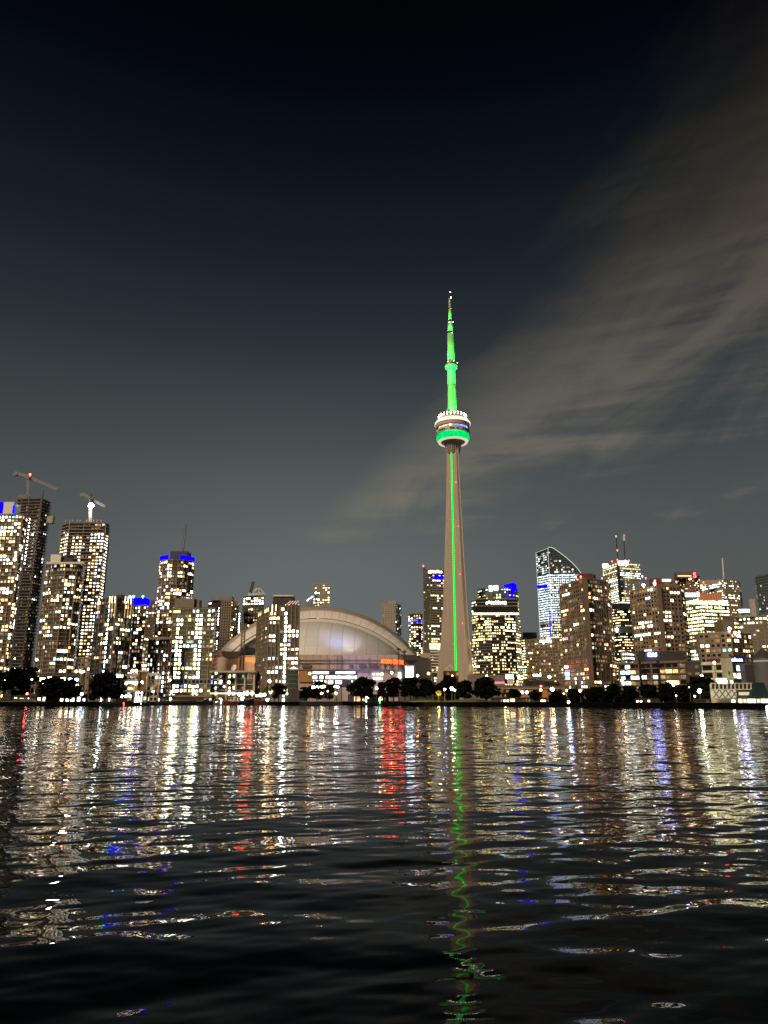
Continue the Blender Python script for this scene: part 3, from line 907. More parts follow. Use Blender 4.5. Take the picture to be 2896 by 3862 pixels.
b, L_, h_ = bld('apartment_block', 'low brown brick block in front of the lime-lit office', 'building',
    [(2633, 2386), (2755, 2381), (2830, 2389)], 470, 1, 2.9, 3.0, brown, darkbrown, (.35, .2), (2, .6, .3), (.6, .55), lit=apartments(.20, (1, 2), WARM + MIX, 2.4), dark=True, maxw=80)
part_box(b, 'plant_room', 2722, 2764, 2338, 2384, 482, 12, darkbrown)
beacon(b, 2750, 2371, 470, 1.0, 'white', 'roof_lamp'); beacon(b, 2772, 2386, 466, .7, 'white', 'roof_lamp'); beacon(b, 2787, 2386, 466, .5, 'white', 'roof_lamp')
b, L_, h_ = bld('office_building', 'dark stepped office with a thin pale roof slab and a cyan-white lamp', 'building',
    [(2716, 2320), (2784, 2324), (2890, 2318)], 640, 1, 3.4, 3.0, darkbrown, greyclad, (.4, .3), (2, .4, .3), (.85, .55), lit=offices(.45, .55, COOL + LIME, 2.0, .15), maxw=80)
part_box(b, 'roof_slab', 2782, 2892, 2320, 2326, 632, 12, slabm)
part_box(b, 'roof_floodlight', 2790, 2826, 2298, 2308, 634, 2, emit('cyan_lamp', (.7, 1, .97), 9))
part_box(b, 'chimney', 2831, 2846, 2258, 2322, 650, 4, slabm)
b, L_, h_ = bld('glass_office_tower', 'blue-grey glass tower cut by the right edge, bright lower floors', 'tower',
    [(2848, 2174), (2915, 2160), (3020, 2162)], 950, 1, 3.7, 3.0, blueglass, slabdim, (.5, .3), (0, .3, .3), (.92, .55), lit=stack(offices(.10, .4, COOL, .8, .06), rows(0, .62, LIME + COOL, 2.2, .7)), maxw=100)
b, L_, h_ = bld('office_building', 'olive lit block cut by the right edge below the blue-grey glass tower', 'building',
    [(2868, 2318), (2900, 2312), (3000, 2316)], 760, 1, 3.5, 3.0, olive, olive, (.5, .4), (2, .4, .3), (.85, .55), lit=offices(.7, .7, LIME, 1.7, .3), maxw=60)

# shoreline row on the right
b, L_, h_ = bld('quay_apartments', 'dark brown terraced quay apartments with balconies and a blue-white roof sign', 'building',
    [(2336, 2500), (2455, 2494), (2584, 2490)], 390, 1, 3.0, 3.2, darkbrown, darkbrown, (.35, 1.2), (4, .9, .6), (.86, .6), lit=apartments(.34, (1, 3), WARM + COOL, 2.2), dark=True, maxw=80)
part_box(b, 'roof_house', 2432, 2578, 2456, 2497, 398, 12, darkroof)
squiggle(b, 2442, 2477, 2460, 2477, 397.2, SIGNB, 12)
for px in (2412, 2482):
    part_box(b, 'dark_shaft', px - 4, px + 4, 2492, 2600, 386.6, 1.5, hullblack)
for k in range(3):
    part_box(b, 'balcony_rail', 2508, 2574, 2534 + k * 19, 2537 + k * 19, 386.4, .4, greyclad)
b, L_, h_ = bld('dark_block', 'unlit black block between the quay apartments and the pale hotel', 'building',
    [(2582, 2494), (2640, 2492)], 372, 1, 3.0, 4, darkroof, darkroof, (.3, .3), (0, .3, .3), (.6, .5), lit=apartments(.04), maxw=20)
palew = mat('pale_green_render', (.50, .50, .36))
b, L_, h_ = bld('quay_hotel', 'pale green low hotel with a square tower and blue-white script sign', 'building',
    [(2640, 2497), (2742, 2494), (2846, 2504)], 366, 1, 4.0, 5.5, palew, mat('pale_band', (.58, .58, .44)), (.7, .6), (0, .5, .4), (.7, .62), lit=apartments(.55, (1, 1), COOL + WARM, 2.2), dark=True, maxw=40)
part_box(b, 'square_tower', 2737, 2759, 2481, 2566, 362, 6, palew)
part_box(b, 'tower_window', 2747, 2751, 2532, 2542, 361.6, .3, winglass)
part_box(b, 'sign_board', 2756, 2810, 2475, 2502, 366.5, 1, mat('sign_blue_board', (.02, .02, .06)))
textmesh('sign_lettering', 'Radisson', 2.3, SIGNB, b, rel(b, P(2776, 2494, 364)), 0, .08, .06, width=48 * mpp(364))
part_box(b, 'red_roof', 2690, 2737, 2484, 2500, 368, 8, redmetal)
part_box(b, 'lit_hall', 2700, 2740, 2558, 2572, 361, .4, emit('hall_light', (1, .88, .6), 3))
part_box(b, 'dark_wing', 2808, 2850, 2506, 2575, 361, 5, darkroof)

b, L_, h_ = bld('quay_pavilion', 'glowing cream pavilion with diamond lattice front and terrace, by the water', 'building',
    [(2676, 2580), (2786, 2580), (2900, 2584)], 292, 1, 4, 5, mat('cream_panel', (.55, .50, .36)), mat('cream_trim', (.62, .58, .45)), None, (0, .3, .3), (.8, .6), lit=None, maxw=10)
part_box(b, 'lattice_panel', 2681, 2781, 2601, 2632, 287, .4, emit('lattice_glow', (1, .93, .62), .55))
lt = MB()
for k in range(4):
    for a, c in (((2690 + k * 23, 2632), (2712 + k * 23, 2602)), ((2690 + k * 23, 2602), (2712 + k * 23, 2632))):
        lt.bar(rel(b, P(*a, 286.8)), rel(b, P(*c, 286.8)), .28)
lt.build('diamond_lattice', darkbrown, b)
rl = MB()
for k in range(11):
    rl.bar(rel(b, P(2682 + k * 15, 2601, 286)), rel(b, P(2682 + k * 15, 2577, 286)), .35)
rl.bar(rel(b, P(2680, 2577, 286)), rel(b, P(2836, 2577, 286)), .3); rl.bar(rel(b, P(2680, 2600, 286)), rel(b, P(2836, 2600, 286)), .4)
rl.build('terrace_frame', MATS['cream_trim'], b)
part_box(b, 'terrace_back', 2681, 2834, 2579, 2600, 288.5, .3, darkroof)
part_box(b, 'dark_awning', 2778, 2840, 2602, 2634, 286.5, 3, darkroof)
part_box(b, 'lit_shop_window', 2786, 2826, 2610, 2622, 286.2, .2, emit('shop_warm', (1, .85, .5), .8))
for k in range(7):
    part_box(b, 'lit_door', 2786 + k * 17, 2798 + k * 17 + (k % 3), 2636, 2662, 284, .3, emit('door_glow_%d' % (k % 3), (1, .92, .62), (2.6, 1.1, 3.4)[k % 3]))
rf = MB()
c0, c1, c2, c3 = (rel(b, P(x, y, 284.5)) for x, y in ((2826, 2634), (2905, 2634), (2880, 2574), (2850, 2574)))
bk = Vector((0, 9, 0))
rf.quad(c0, c1, c2, c3); rf.quad(c0 + bk, c3 + bk, c2 + bk, c1 + bk); rf.quad(c0, c3, c3 + bk, c0 + bk); rf.quad(c1, c1 + bk, c2 + bk, c2)
rf.build('teal_roof', mat('teal_roof', (.012, .035, .04)), b)
r = thing('round_silo', 'dark round silo with a conical cap at the right edge', 'silo', P(2878, 2640, 320) * Vector((1, 1, 0)).to_3d() if False else (xat(2878, 20, 325), 325, LAND))
zt = zat(2480, 325) - LAND
m_ = MB(); m_.lathe([(4.3, 0), (4.1, zt * .6), (3.9, zt)], 24); m_.build('drum', mat('silo_grey', (.10, .105, .115)), r, True)
m_ = MB(); m_.lathe([(4.2, zt), (4.2, zt + .3), (.05, zt + 4.2)], 24); m_.build('cone_cap', darkroof, r)
m_ = MB(); m_.lathe([(3.95, zt - 2.0), (3.95, zt - 1.2)], 24); m_.build('lit_ring', emit('silo_ring', (1, .9, .7), .35), r)

# low left and middle buildings at the shore
b, L_, h_ = bld('shore_pavilion', 'low dark pavilion with a blazing white top floor behind the left trees', 'building',
    [(150, 2540), (303, 2541)], 436, 1, 3.6, 3.4, darkroof, slabdim, (.4, .5), (2, .3, .3), (.9, .6), lit=stack(apartments(.15, (1, 2), COOL, 3), rows(.7, 1.0, COOL, 8, .9)), maxw=60)
part_box(b, 'right_wall', 303, 308, 2541, 2600, 433, 6, slabdim)
b, L_, h_ = bld('shopfront_row', 'long low row of glowing white shopfronts beneath the left trees', 'building',
    [(8, 2618), (330, 2618)], 424, 0, 3.5, 3.2, darkroof, darkroof, (.3, .6), (0, .3, .3), (.78, .75), lit=stack(rows(0, 1, COOL + MIX, 2.2, .78)), maxw=60, depth=8)
b, L_, h_ = bld('brown_block', 'plain brown low block left of the willow', 'building',
    [(296, 2478), (368, 2476)], 540, 1, 3.0, 3.0, brown, darkbrown, (.4, .3), (2, .5, .4), (.6, .5), lit=apartments(.06, (1, 1), MIX, 2), dark=True, maxw=20)
b, L_, h_ = bld('terminal_building', 'pale ferry terminal with a square beige portal frame and green lit canopy', 'building',
    [(470, 2540), (600, 2538)], 505, 1, 3.5, 3.0, beige, slabm, (.5, .4), (0, .4, .4), (.7, .6), lit=apartments(.3, (1, 2), LIME + COOL, 1.4), dark=True, maxw=40)
fr = MB()
for x0, x1, y0, y1 in ((517, 523, 2530, 2602), (553, 559, 2530, 2602), (517, 559, 2528, 2534)):
    a, c = rel(b, P(x0, y1, 499)), rel(b, P(x1, y0, 499))
    fr.box(a.x, c.x, a.y, a.y + 2, a.z, c.z)
fr.build('portal_frame', beige, b)
part_box(b, 'portal_back', 523, 553, 2534, 2602, 501, .5, mat('portal_brown', (.16, .09, .045)))
part_box(b, 'lit_canopy', 474, 518, 2569, 2578, 498, 4, emit('canopy_white', (.95, 1, .9), 2.6))
b, L_, h_ = bld('column_building', 'low pale building of tall square columns between the grid condo and the slab condo', 'building',
    [(792, 2534), (962, 2531)], 520, 1, 3.6, 3.6, darkglass, slabm, (.4, .7), (2, 1.3, .9), (.7, .66), lit=apartments(.30, (1, 1), COOL + LIME, 2.4), maxw=60)
part_box(b, 'roof_coping', 790, 962, 2529, 2536, 517, 16, slabm)
part_box(b, 'ground_floor_lights', 792, 960, 2612, 2618, 515.5, .4, emit('quay_white', (1, .95, .82), 1.4))
dsh = MB(); pc = rel(b, P(886, 2522, 522)); dsh.lathe([(.05, 0), (1.2, .25), (2.0, .8), (2.4, 1.5)], 16); o = dsh.build('satellite_dish', white, b, loc=pc); o.rotation_euler = (R(65), 0, R(-30))
b, L_, h_ = bld('quay_promenade_building', 'long dark quayside terrace strip with white lights under the grid condo', 'building',
    [(566, 2622), (800, 2620)], 486, 1, 3.0, 3.2, darkbrown, brown, (.35, 1.2), (0, .3, .3), (.9, .3), lit=rows(0, 1, COOL, 1.6, .7), maxw=60, depth=8)

# convention hall and elevated road right of the needle
hallw = mat('pink_grey_concrete', (.33, .27, .25))
b, L_, h_ = bld('convention_hall', 'low pinkish grey hall wall right of the needle, behind the round dark tree', 'building',
    [(1764, 2544), (1900, 2546), (1905, 2560), (2010, 2562)], 800, 0, 12, 30, hallw, hallw, (.4, .3), (0, .3, .3), (.3, .2), lit=None, dark=True)
part_box(b, 'white_light_box', 1909, 1936, 2543, 2559, 760, 6, emit('light_box', (1, .97, .8), 2.6))
part_box(b, 'glass_stair', 1915, 1936, 2560, 2580, 759, 5, white)
part_box(b, 'pink_neon', 1866, 1903, 2571, 2578, 765, .5, emit('pink_neon', (1, .2, .25), 1.6))
b, L_, h_ = bld('curved_hall', 'low curved grey hall below the brown hotel', 'building',
    [(1975, 2560), (2010, 2562), (2060, 2568), (2140, 2575)], 690, 1, 12, 30, hallw, hallw, (.4, .3), (0, .3, .3), (.3, .2), lit=None)
r = thing('elevated_road', 'elevated road deck with orange-lit underside right of the dark round tree', 'bridge', (xat(2010, 15, 640), 640, LAND))
a, c = P(1880, 2592, 640), P(2150, 2592, 640)
m_ = MB(); m_.box(a.x - r.location.x, c.x - r.location.x, 0, 14, a.z - LAND - 1.4, a.z - LAND); m_.build('deck', hallw, r)
m_ = MB(); m_.box(a.x - r.location.x, c.x - r.location.x, -.3, 0, a.z - LAND, a.z - LAND + 1.0); m_.build('parapet', darkbrown, r)
for k in range(7):
    m_ = MB(); x = a.x - r.location.x + 5 + k * 9.3; m_.box(x, x + 1.4, 4, 6, 0, a.z - LAND - 1.4); m_.build('pier', hallw, r)
m_ = MB(); m_.box(a.x - r.location.x + 8, c.x - r.location.x - 6, 12, 12.3, 3, a.z - LAND - 2); m_.build('orange_wall_or_glow', emit('orange_wall_or_glow', (1, .35, .07), .35), r)  # glowing sheet added to imitate orange light under the deck

# ------------------------------------------------------------------ stadium with the sliding dome
YS = 775.0
st = thing('domed_stadium', 'domed stadium with a ribbed white sliding roof and glowing red name signs', 'stadium', (xat(1195, 40, YS), YS - 70, LAND))
def srel(p):
    return Vector(p) - st.location
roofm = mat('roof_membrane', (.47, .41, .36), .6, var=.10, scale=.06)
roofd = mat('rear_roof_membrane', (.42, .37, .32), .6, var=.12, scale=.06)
roofl = mat('roof_fascia_white', (.72, .66, .60), .6, var=.08, scale=.06)
def panel_mat(name, color, nu, nv):
    m = bpy.data.materials.new(name)
    m.use_nodes = True
    n = m.node_tree
    b_ = n.nodes['Principled BSDF']
    b_.inputs['Roughness'].default_value = .55
    uv = n.nodes.new('ShaderNodeTexCoord')
    br = n.nodes.new('ShaderNodeTexBrick')
    br.offset = 0
    br.inputs['Scale'].default_value = 1.0
    br.inputs['Brick Width'].default_value = 1.0 / nu
    br.inputs['Row Height'].default_value = 1.0 / nv
    br.inputs['Mortar Size'].default_value = .0022
    br.inputs['Color1'].default_value = (*color, 1)
    br.inputs['Color2'].default_value = (*[c * .93 for c in color], 1)
    br.inputs['Mortar'].default_value = (*[c * .72 for c in color], 1)
    n.links.new(uv.outputs['UV'], br.inputs['Vector'])
    n.links.new(br.outputs['Color'], b_.inputs['Base Color'])
    return m
domem = panel_mat('dome_panels', (.72, .72, .73), 15, 6)
bandm = panel_mat('band_panels', (.74, .71, .67), 26, 2)

def arc_pts(px_c, py_apex, Rpx, half, Y, n=48):
    """an arch in the plane at depth Y, given by its outline in the photograph"""
    out = []
    for k in range(n + 1):
        d = -half + 2 * half * k / n
        py = py_apex + Rpx - math.sqrt(Rpx * Rpx - d * d)
        out.append(P(px_c + d, py, Y))
    return out
def uvgrid(name, rows_, m, parent, thick=None):
    nr, nc = len(rows_), len(rows_[0])
    v = [tuple(srel(p)) for r_ in rows_ for p in r_]
    f = [(i * nc + j, i * nc + j + 1, (i + 1) * nc + j + 1, (i + 1) * nc + j) for i in range(nr - 1) for j in range(nc - 1)]
    me = bpy.data.meshes.new(name)
    me.from_pydata(v, [], f)
    uvl = me.uv_layers.new(name='UVMap')
    for p in me.polygons:
        for li in p.loop_indices:
            vi = me.loops[li].vertex_index
            uvl.data[li].uv = ((vi % nc) / (nc - 1), (vi // nc) / (nr - 1))
    me.polygons.foreach_set('use_smooth', [True] * len(f))
    me.materials.append(m)
    o = bpy.data.objects.new(name, me)
    COL.objects.link(o)
    o.parent = parent
    return o
A1 = arc_pts(1196, 2287, 486, 378, 800)
A0 = [p + Vector((0, 60, -4)) for p in A1]
A2 = arc_pts(1196, 2303, 486, 372, 782)
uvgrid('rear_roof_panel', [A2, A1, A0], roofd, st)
B1 = arc_pts(1196, 2302, 484, 372, 770)
B2 = arc_pts(1196, 2331, 476, 345, 766)
uvgrid('arch_roof_panel', [B2, B1, A2], bandm, st)
Cg = [p + Vector((0, 14, 0)) for p in B2]
C1 = arc_pts(1196, 2334, 470, 332, 762)
uvgrid('roof_gap', [C1, Cg], darkroof, st)
C2 = arc_pts(1196, 2345, 462, 318, 758)
uvgrid('front_arch_rim', [C2, C1], roofl, st)
# front quarter dome, an ellipsoid from the rim down to the eave
ze = zat(2476, 700)
W = abs(xat(1196 + 318, ze, 758) - xat(1196, ze, 758))
xc = xat(1196, ze, 758)
gr = []
for i in range(19):
    a_ = (math.pi / 2) * i / 18
    row = []
    for p in C2:
        q_ = max(-1, min(1, (p.x - xc) / W))
        dd = 60 * math.sqrt(max(0, 1 - q_ * q_))
        row.append(Vector((p.x, 757 - dd * math.cos(a_), ze + max(.5, p.z - ze - .3) * math.sin(a_))))
    gr.append(row)
uvgrid('front_dome_panel', gr, domem, st)
ev = MB()
for j in range(len(gr[0]) - 1):
    a, c = srel(gr[0][j]), srel(gr[0][j + 1])
    o_ = Vector((0, -1.2, 0))
    ev.quad(a + o_ + Vector((0, 0, -2.6)), c + o_ + Vector((0, 0, -2.6)), c + o_ + Vector((0, 0, .6)), a + o_ + Vector((0, 0, .6)))
    ev.quad(a + o_ + Vector((0, 0, .6)), c + o_ + Vector((0, 0, .6)), c + Vector((0, 2, .8)), a + Vector((0, 2, .8)))
ev.build('eave_band', mat('eave_brown', (.20, .16, .14)), st)
# drum walls
conc = panel_mat('stadium_panels', (.52, .41, .35), 40, 12)
zs = zat(2472, 700)
wl = [(797, 745), (900, 700), (1010, 688), (1500, 688), (1556, 700), (1622, 752)]
pw = [Vector((xat(px, zs, y), y, 0)) for px, y in wl]
wm_ = MB()
uvs = []
tot = 0
for a, c in zip(pw, pw[1:]):
    wm_.quad(srel((a.x, a.y, LAND)), srel((c.x, c.y, LAND)), srel((c.x, c.y, zs)), srel((a.x, a.y, zs)))
    ln = (c - a).length
    uvs += [(tot / 260, 0), ((tot + ln) / 260, 0), ((tot + ln) / 260, 1), (tot / 260, 1)]
    tot += ln
back_ = [Vector((pw[-1].x + 8, 860, 0)), Vector((pw[0].x - 8, 860, 0))]
wm_.poly([srel((p.x, p.y, zs)) for p in pw + back_]); uvs += [(.5, .98)] * 8
for a, c in ((pw[-1], back_[0]), (back_[0], back_[1]), (back_[1], pw[0])):
    wm_.quad(srel((a.x, a.y, LAND)), srel((c.x, c.y, LAND)), srel((c.x, c.y, zs)), srel((a.x, a.y, zs))); uvs += [(0, 0), (.2, 0), (.2, 1), (0, 1)]
o = wm_.build('drum_wall', conc, st)
ul = o.data.uv_layers.new(name='UVMap')
for i, q_ in enumerate(uvs):
    ul.data[i].uv = q_
def sbox(name, px0, px1, py0, py1, Y, d, m):
    return part_box(st, name, px0, px1, py0, py1, Y, d, m)
# buttresses that carry the arch ends, with dark mouths
for (q0, q1, q2, q3, yy) in (((800, 2452), (838, 2452), (862, 2485), (800, 2485), 742), ((1622, 2462), (1590, 2462), (1574, 2492), (1622, 2492), 748)):
    bt = MB()
    ps = [srel(P(*q_, yy)) for q_ in (q0, q1, q2, q3)]
    bt.poly(ps); 
    for a, c in zip(ps, ps[1:] + ps[:1]):
        bt.quad(a, c, c + Vector((0, 40, 0)), a + Vector((0, 40, 0)))
    bt.build('buttress', conc, st)
for qs, yy in ((((832, 2457), (906, 2457), (895, 2478), (888, 2480), (848, 2480), (842, 2476)), 692), (((1512, 2468), (1588, 2472), (1576, 2490), (1570, 2492), (1528, 2490), (1524, 2486)), 690)):
    bt = MB()
    ps = [srel(P(*q_, yy)) for q_ in qs]
    bt.poly(ps)
    for a, c in zip(ps, ps[1:] + ps[:1]):
        bt.quad(a, c, c + Vector((0, 30, 0)), a + Vector((0, 30, 0)))
    bt.build('arch_foot', darkroof, st)
ledge = mat('stadium_ledge', (.30, .24, .21))
for k, py in enumerate((2489, 2500, 2524, 2531)):
    sbox('wall_ledge', 1012, 1500, py, py + 1.6, 686.6 - .1 * k, 1, ledge)
for px0, px1 in ((1138, 1172), (1318, 1332), (1353, 1382), (1390, 1425), (1448, 1454), (1476, 1484)):
    sbox('dark_vent', px0, px1, 2507, 2519, 686.5, .6, mat('vent_grey', (.13, .11, .11)))
for px in (1080, 1122, 1236, 1290, 1340, 1388, 1430, 1468):
    sbox('wall_pier', px, px + 2, 2480, 2545, 686.2, .5, ledge)
cool2 = emit('concourse_white', (.95, .97, 1), 5)
rng = random.Random(9)
for (px0, px1, py0, py1, gp) in ((1180, 1340, 2532, 2541, .6), (1180, 1345, 2549, 2560, .92), (1182, 1330, 2566, 2579, .7), (1405, 1448, 2540, 2545, .7), (1402, 1442, 2557, 2563, .95), (1452, 1512, 2536, 2560, .3)):
    px = px0
    while px < px1:
        w_ = rng.uniform(5, 13)
        if rng.random() < gp:
            sbox('concourse_window', px, min(px1, px + w_ * .9), py0, py1, 686.4, .4, cool2 if rng.random() < .75 else emit('concourse_warm', (1, .8, .5), 3))
        px += w_
sbox('concourse_recess', 1176, 1346, 2530, 2590, 687.2, .5, darkroof)
sbox('orange_wall_or_glow', 1126, 1180, 2530, 2572, 686.0, .6, mat('orange_brick', (.42, .22, .09)))
sbox('video_screen', 1529, 1558, 2512, 2553, 684, .8, emit('screen_white', (.70, .90, 1), 13, True))
sbox('screen_banner', 1530, 1557, 2512, 2519, 683.6, .3, emit('screen_red', (1, .25, .25), 3))
sbox('screen_frame', 1527, 1566, 2509, 2556, 685, .8, darkroof)
REDS = emit('red_name_sign', (1, .013, .001), 44)
o = textmesh('name_sign', 'ROGERS CENTRE', 4.6, REDS, st, srel(P(1479, 2503, 685)), R(0), .25, .1, width=84 * mpp(685))
o.rotation_euler = (R(90), R(3.0), 0)
Yl = 695
o = textmesh('name_sign', 'ROGERS CENTRE', 4.6, REDS, st, srel(P(969, 2495, 686)), 0, .25, .1, width=86 * mpp(686))
# coloured floods on the dome
lamp('blue_flood', 'SPOT', st, srel(P(1290, 2478, 655)), (.28, .42, 1), 2.0e5, spot_size=R(75), spot_blend=1.0, aim=(0, .75, .7))
yp = P(1320, 2474, 655)
lamp('yellow_flood', 'SPOT', st, srel(yp), (1, .78, .25), 4.5e4, spot_size=R(22), spot_blend=.6, aim=P(1325, 2408, 722) - yp)
lamp('warm_flood', 'SPOT', st, srel(P(860, 2560, 640)), (1, .58, .28), 1.1e5, spot_size=R(70), spot_blend=1.0, aim=(.05, .8, .42))
lamp('blue_wall_flood', 'SPOT', st, srel(P(1340, 2555, 650)), (.35, .35, 1), .28e5, spot_size=R(95), spot_blend=1.0, aim=(0, .9, .25))

# ------------------------------------------------------------------ the needle
YT = 944.0
axz = zat(1660, YT)
XT = xat(1708, axz, YT)
tw = thing('observation_tower', 'very tall concrete needle lit green with a round white and green pod', 'tower', (XT, YT, LAND))
conc_t = mat('tower_concrete', (.39, .325, .27), .85, var=.28, scale=.35)
_n = conc_t.node_tree
_mp = _n.nodes.new('ShaderNodeMapping'); _mp.inputs['Scale'].default_value = (1.6, 1.6, .05)
_tx = [q for q in _n.nodes if q.type == 'TEX_COORD'][0]; _no = [q for q in _n.nodes if q.type == 'TEX_NOISE'][0]
_n.links.new(_tx.outputs['Object'], _mp.inputs[0]); _n.links.new(_mp.outputs[0], _no.inputs['Vector'])
LEGZ = [(0, 32), (12, 29.5), (38, 25.6), (75, 21), (117, 17.7), (189, 14.0), (260, 10.8), (326, 8.6), (336, 8.4)]
def interp(tab, z):
    for (a, x), (c, y) in zip(tab, tab[1:]):
        if a <= z <= c:
            return x + (y - x) * (z - a) / (c - a)
    return tab[-1][1]
ang = [180, 300, 60]
zl = [0, 6, 12, 22, 38, 55, 75, 95, 117, 150, 189, 225, 260, 295, 326, 336]
v, f = [], []
for z in zl:
    L0 = interp(LEGZ, z)
    wleg = 3.0 + 3.2 * (1 - z / 336)
    ap = 5.6 + 1.8 * (1 - z / 336)
    hwf = 2.3 + .6 * (1 - z / 336)
    for a in ang:
        d = Vector((math.cos(R(a)), math.sin(R(a)), 0)); n = Vector((-d.y, d.x, 0))
        b0 = R(a - 60); bd = Vector((math.cos(b0), math.sin(b0), 0)); bn = Vector((-bd.y, bd.x, 0))
        v += [tuple(bd * ap - bn * hwf + Vector((0, 0, z))), tuple(bd * ap + bn * hwf + Vector((0, 0, z))), tuple(d * L0 - n * wleg / 2 + Vector((0, 0, z))), tuple(d * L0 + n * wleg / 2 + Vector((0, 0, z)))]
N = 12
for k in range(len(zl) - 1):
    for j in range(N):
        j2 = (j + 1) % N
        f.append((k * N + j, k * N + j2, (k + 1) * N + j2, (k + 1) * N + j))
me = bpy.data.meshes.new('shaft'); me.from_pydata(v, [], f); me.materials.append(conc_t)
o = bpy.data.objects.new('shaft', me); COL.objects.link(o); o.parent = tw
GREEN = emit('green_led', (0.0, 1, .045), 2.0)
gs = MB()
bd = Vector((math.cos(R(240)), math.sin(R(240)), 0)); bn = Vector((-bd.y, bd.x, 0))
for k in range(len(zl) - 1):
    z0, z1 = zl[k], zl[k + 1]
    if z1 <= 12:
        continue
    p0, p1 = bd * (5.6 + 1.8 * (1 - z0 / 336) + .5), bd * (5.6 + 1.8 * (1 - z1 / 336) + .5)
    g0, g1 = .92 + .3 * (1 - z0 / 336), (.92 + .3 * (1 - z1 / 336))
    gs.quad(p0 - bn * g0 + Vector((0, 0, z0)), p0 + bn * g0 + Vector((0, 0, z0)), p1 + bn * g1 + Vector((0, 0, z1)), p1 - bn * g1 + Vector((0, 0, z1)))
gs.build('green_lift_shaft_light', GREEN, tw)
gr_ = MB()
for z in np.arange(16, 330, 3.1):
    p0 = bd * (5.6 + 1.8 * (1 - z / 336) + .6)
    gr_.frame_box(p0 - bn * 1.9 + Vector((0, 0, z)), bn * 3.8, bd * .1, Vector((0, 0, .35)))
gr_.build('lift_shaft_grille', mat('grille_green', (.02, .12, .03)), tw)
# light on the right leg edges, painted as pale bars
eg = MB()
for a, s_ in ((300, 1), (60, -1)):
    d = Vector((math.cos(R(a)), math.sin(R(a)), 0)); n = Vector((-d.y, d.x, 0))
    for k in range(len(zl) - 1):
        q0 = d * (interp(LEGZ, zl[k]) + .1) + n * s_ * (3.0 + 3.2 * (1 - zl[k] / 336)) * .5 + Vector((0, 0, zl[k]))
        q1 = d * (interp(LEGZ, zl[k + 1]) + .1) + n * s_ * (3.0 + 3.2 * (1 - zl[k + 1] / 336)) * .5 + Vector((0, 0, zl[k + 1]))
        eg.bar(q0, q1, .9)
eg.build('leg_edge_light', mat('leg_edge_lit', (.62, .56, .48)), tw)
for px, py, s_ in ((1734, 2165, .42), (1744, 2350, .42), (1727, 1985, .38), (1719, 1818, .45)):
    beacon(tw, px, py, 927, s_)
# pod
def tz(py):
    return zat(py, YT) - LAND
m_ = MB(); m_.lathe([(8.0, 320), (8.8, 327), (10.8, 333), (13.5, 337.2)], 36); m_.build('pod_flare', mat('flare_brown', (.20, .15, .12)), tw, True)
fr = MB()
for k in range(24):
    a = R(k * 15)
    d = Vector((math.cos(a), math.sin(a), 0))
    fr.bar(d * 8.6 + Vector((0, 0, 323)), d * 10.9 + Vector((0, 0, 332.6)), .5); fr.bar(d * 10.9 + Vector((0, 0, 332.6)), d * 16.5 + Vector((0, 0, 336.8)), .5)
fr.build('flare_ribs', mat('flare_rib', (.42, .33, .28)), tw)
m_ = MB(); m_.lathe([(16.6, 338), (16.6, 336.0), (19.6, 335.6), (20.2, 337.6)], 64); m_.build('soffit_ring', emit('soffit_lit_glow', (1, .86, .66), .75), tw)  # light on the soffit ring is painted as its own glow
m_ = MB(); m_.lathe([(11, 337.4), (16.7, 337.5)], 48); m_.build('soffit', mat('soffit_grey', (.30, .29, .26)), tw)
to = [(19.2 + 2.9 * math.cos(R(t_)) * (1.0), 342.2 + 4.9 * math.sin(R(t_))) for t_ in range(-95, 96, 10)]
radm = bpy.data.materials.new('green_radome'); radm.use_nodes = True
n = radm.node_tree; n.nodes.clear()
e = n.nodes.new('ShaderNodeEmission'); tcx = n.nodes.new('ShaderNodeTexCoord'); vo = n.nodes.new('ShaderNodeTexNoise'); vo.inputs['Scale'].default_value = .22
n.links.new(tcx.outputs['Object'], vo.inputs['Vector'])
rp = n.nodes.new('ShaderNodeValToRGB'); rp.color_ramp.elements[0].color = (0, .72, .07, 1); rp.color_ramp.elements[1].color = (.0, 1, .32, 1)
rp.color_ramp.elements[0].position = .35; rp.color_ramp.elements[1].position = .7
n.links.new(vo.outputs['Fac'], rp.inputs[0]); n.links.new(rp.outputs[0], e.inputs[0]); e.inputs[1].default_value = 1.05
n.links.new(e.outputs[0], n.nodes.new('ShaderNodeOutputMaterial').inputs[0]); radm.cycles.emission_sampling = 'NONE'
m_ = MB(); m_.lathe(to, 64); m_.build('radome', radm, tw, True)
m_ = MB(); m_.lathe([(20, 347.2), (22.2, 347.4), (22.8, 350.6), (22.8, 351.8), (21.2, 352.4)], 64); m_.build('lower_deck', mat('deck_grey', (.58, .58, .48)), tw)
wd = MB(); rng = random.Random(4)
for k in range(48):
    a0, a1 = R(k * 7.5 + .9), R(k * 7.5 + 6.6)
    if rng.random() < .6:
        pa = Vector((23.0 * math.cos(a0), 23.0 * math.sin(a0), 348.3)); pb = Vector((23.0 * math.cos(a1), 23.0 * math.sin(a1), 348.3))
        wd.quad(pa - Vector((0, 0, .1)), pb - Vector((0, 0, .1)), pb + Vector((0, 0, 1.7)), pa + Vector((0, 0, 1.7)))
wd.build('deck_windows', winglass, tw)
m_ = MB(); m_.lathe([(21.0, 352.3), (21.0, 356.4)], 64); m_.build('window_band', darkglass, tw)
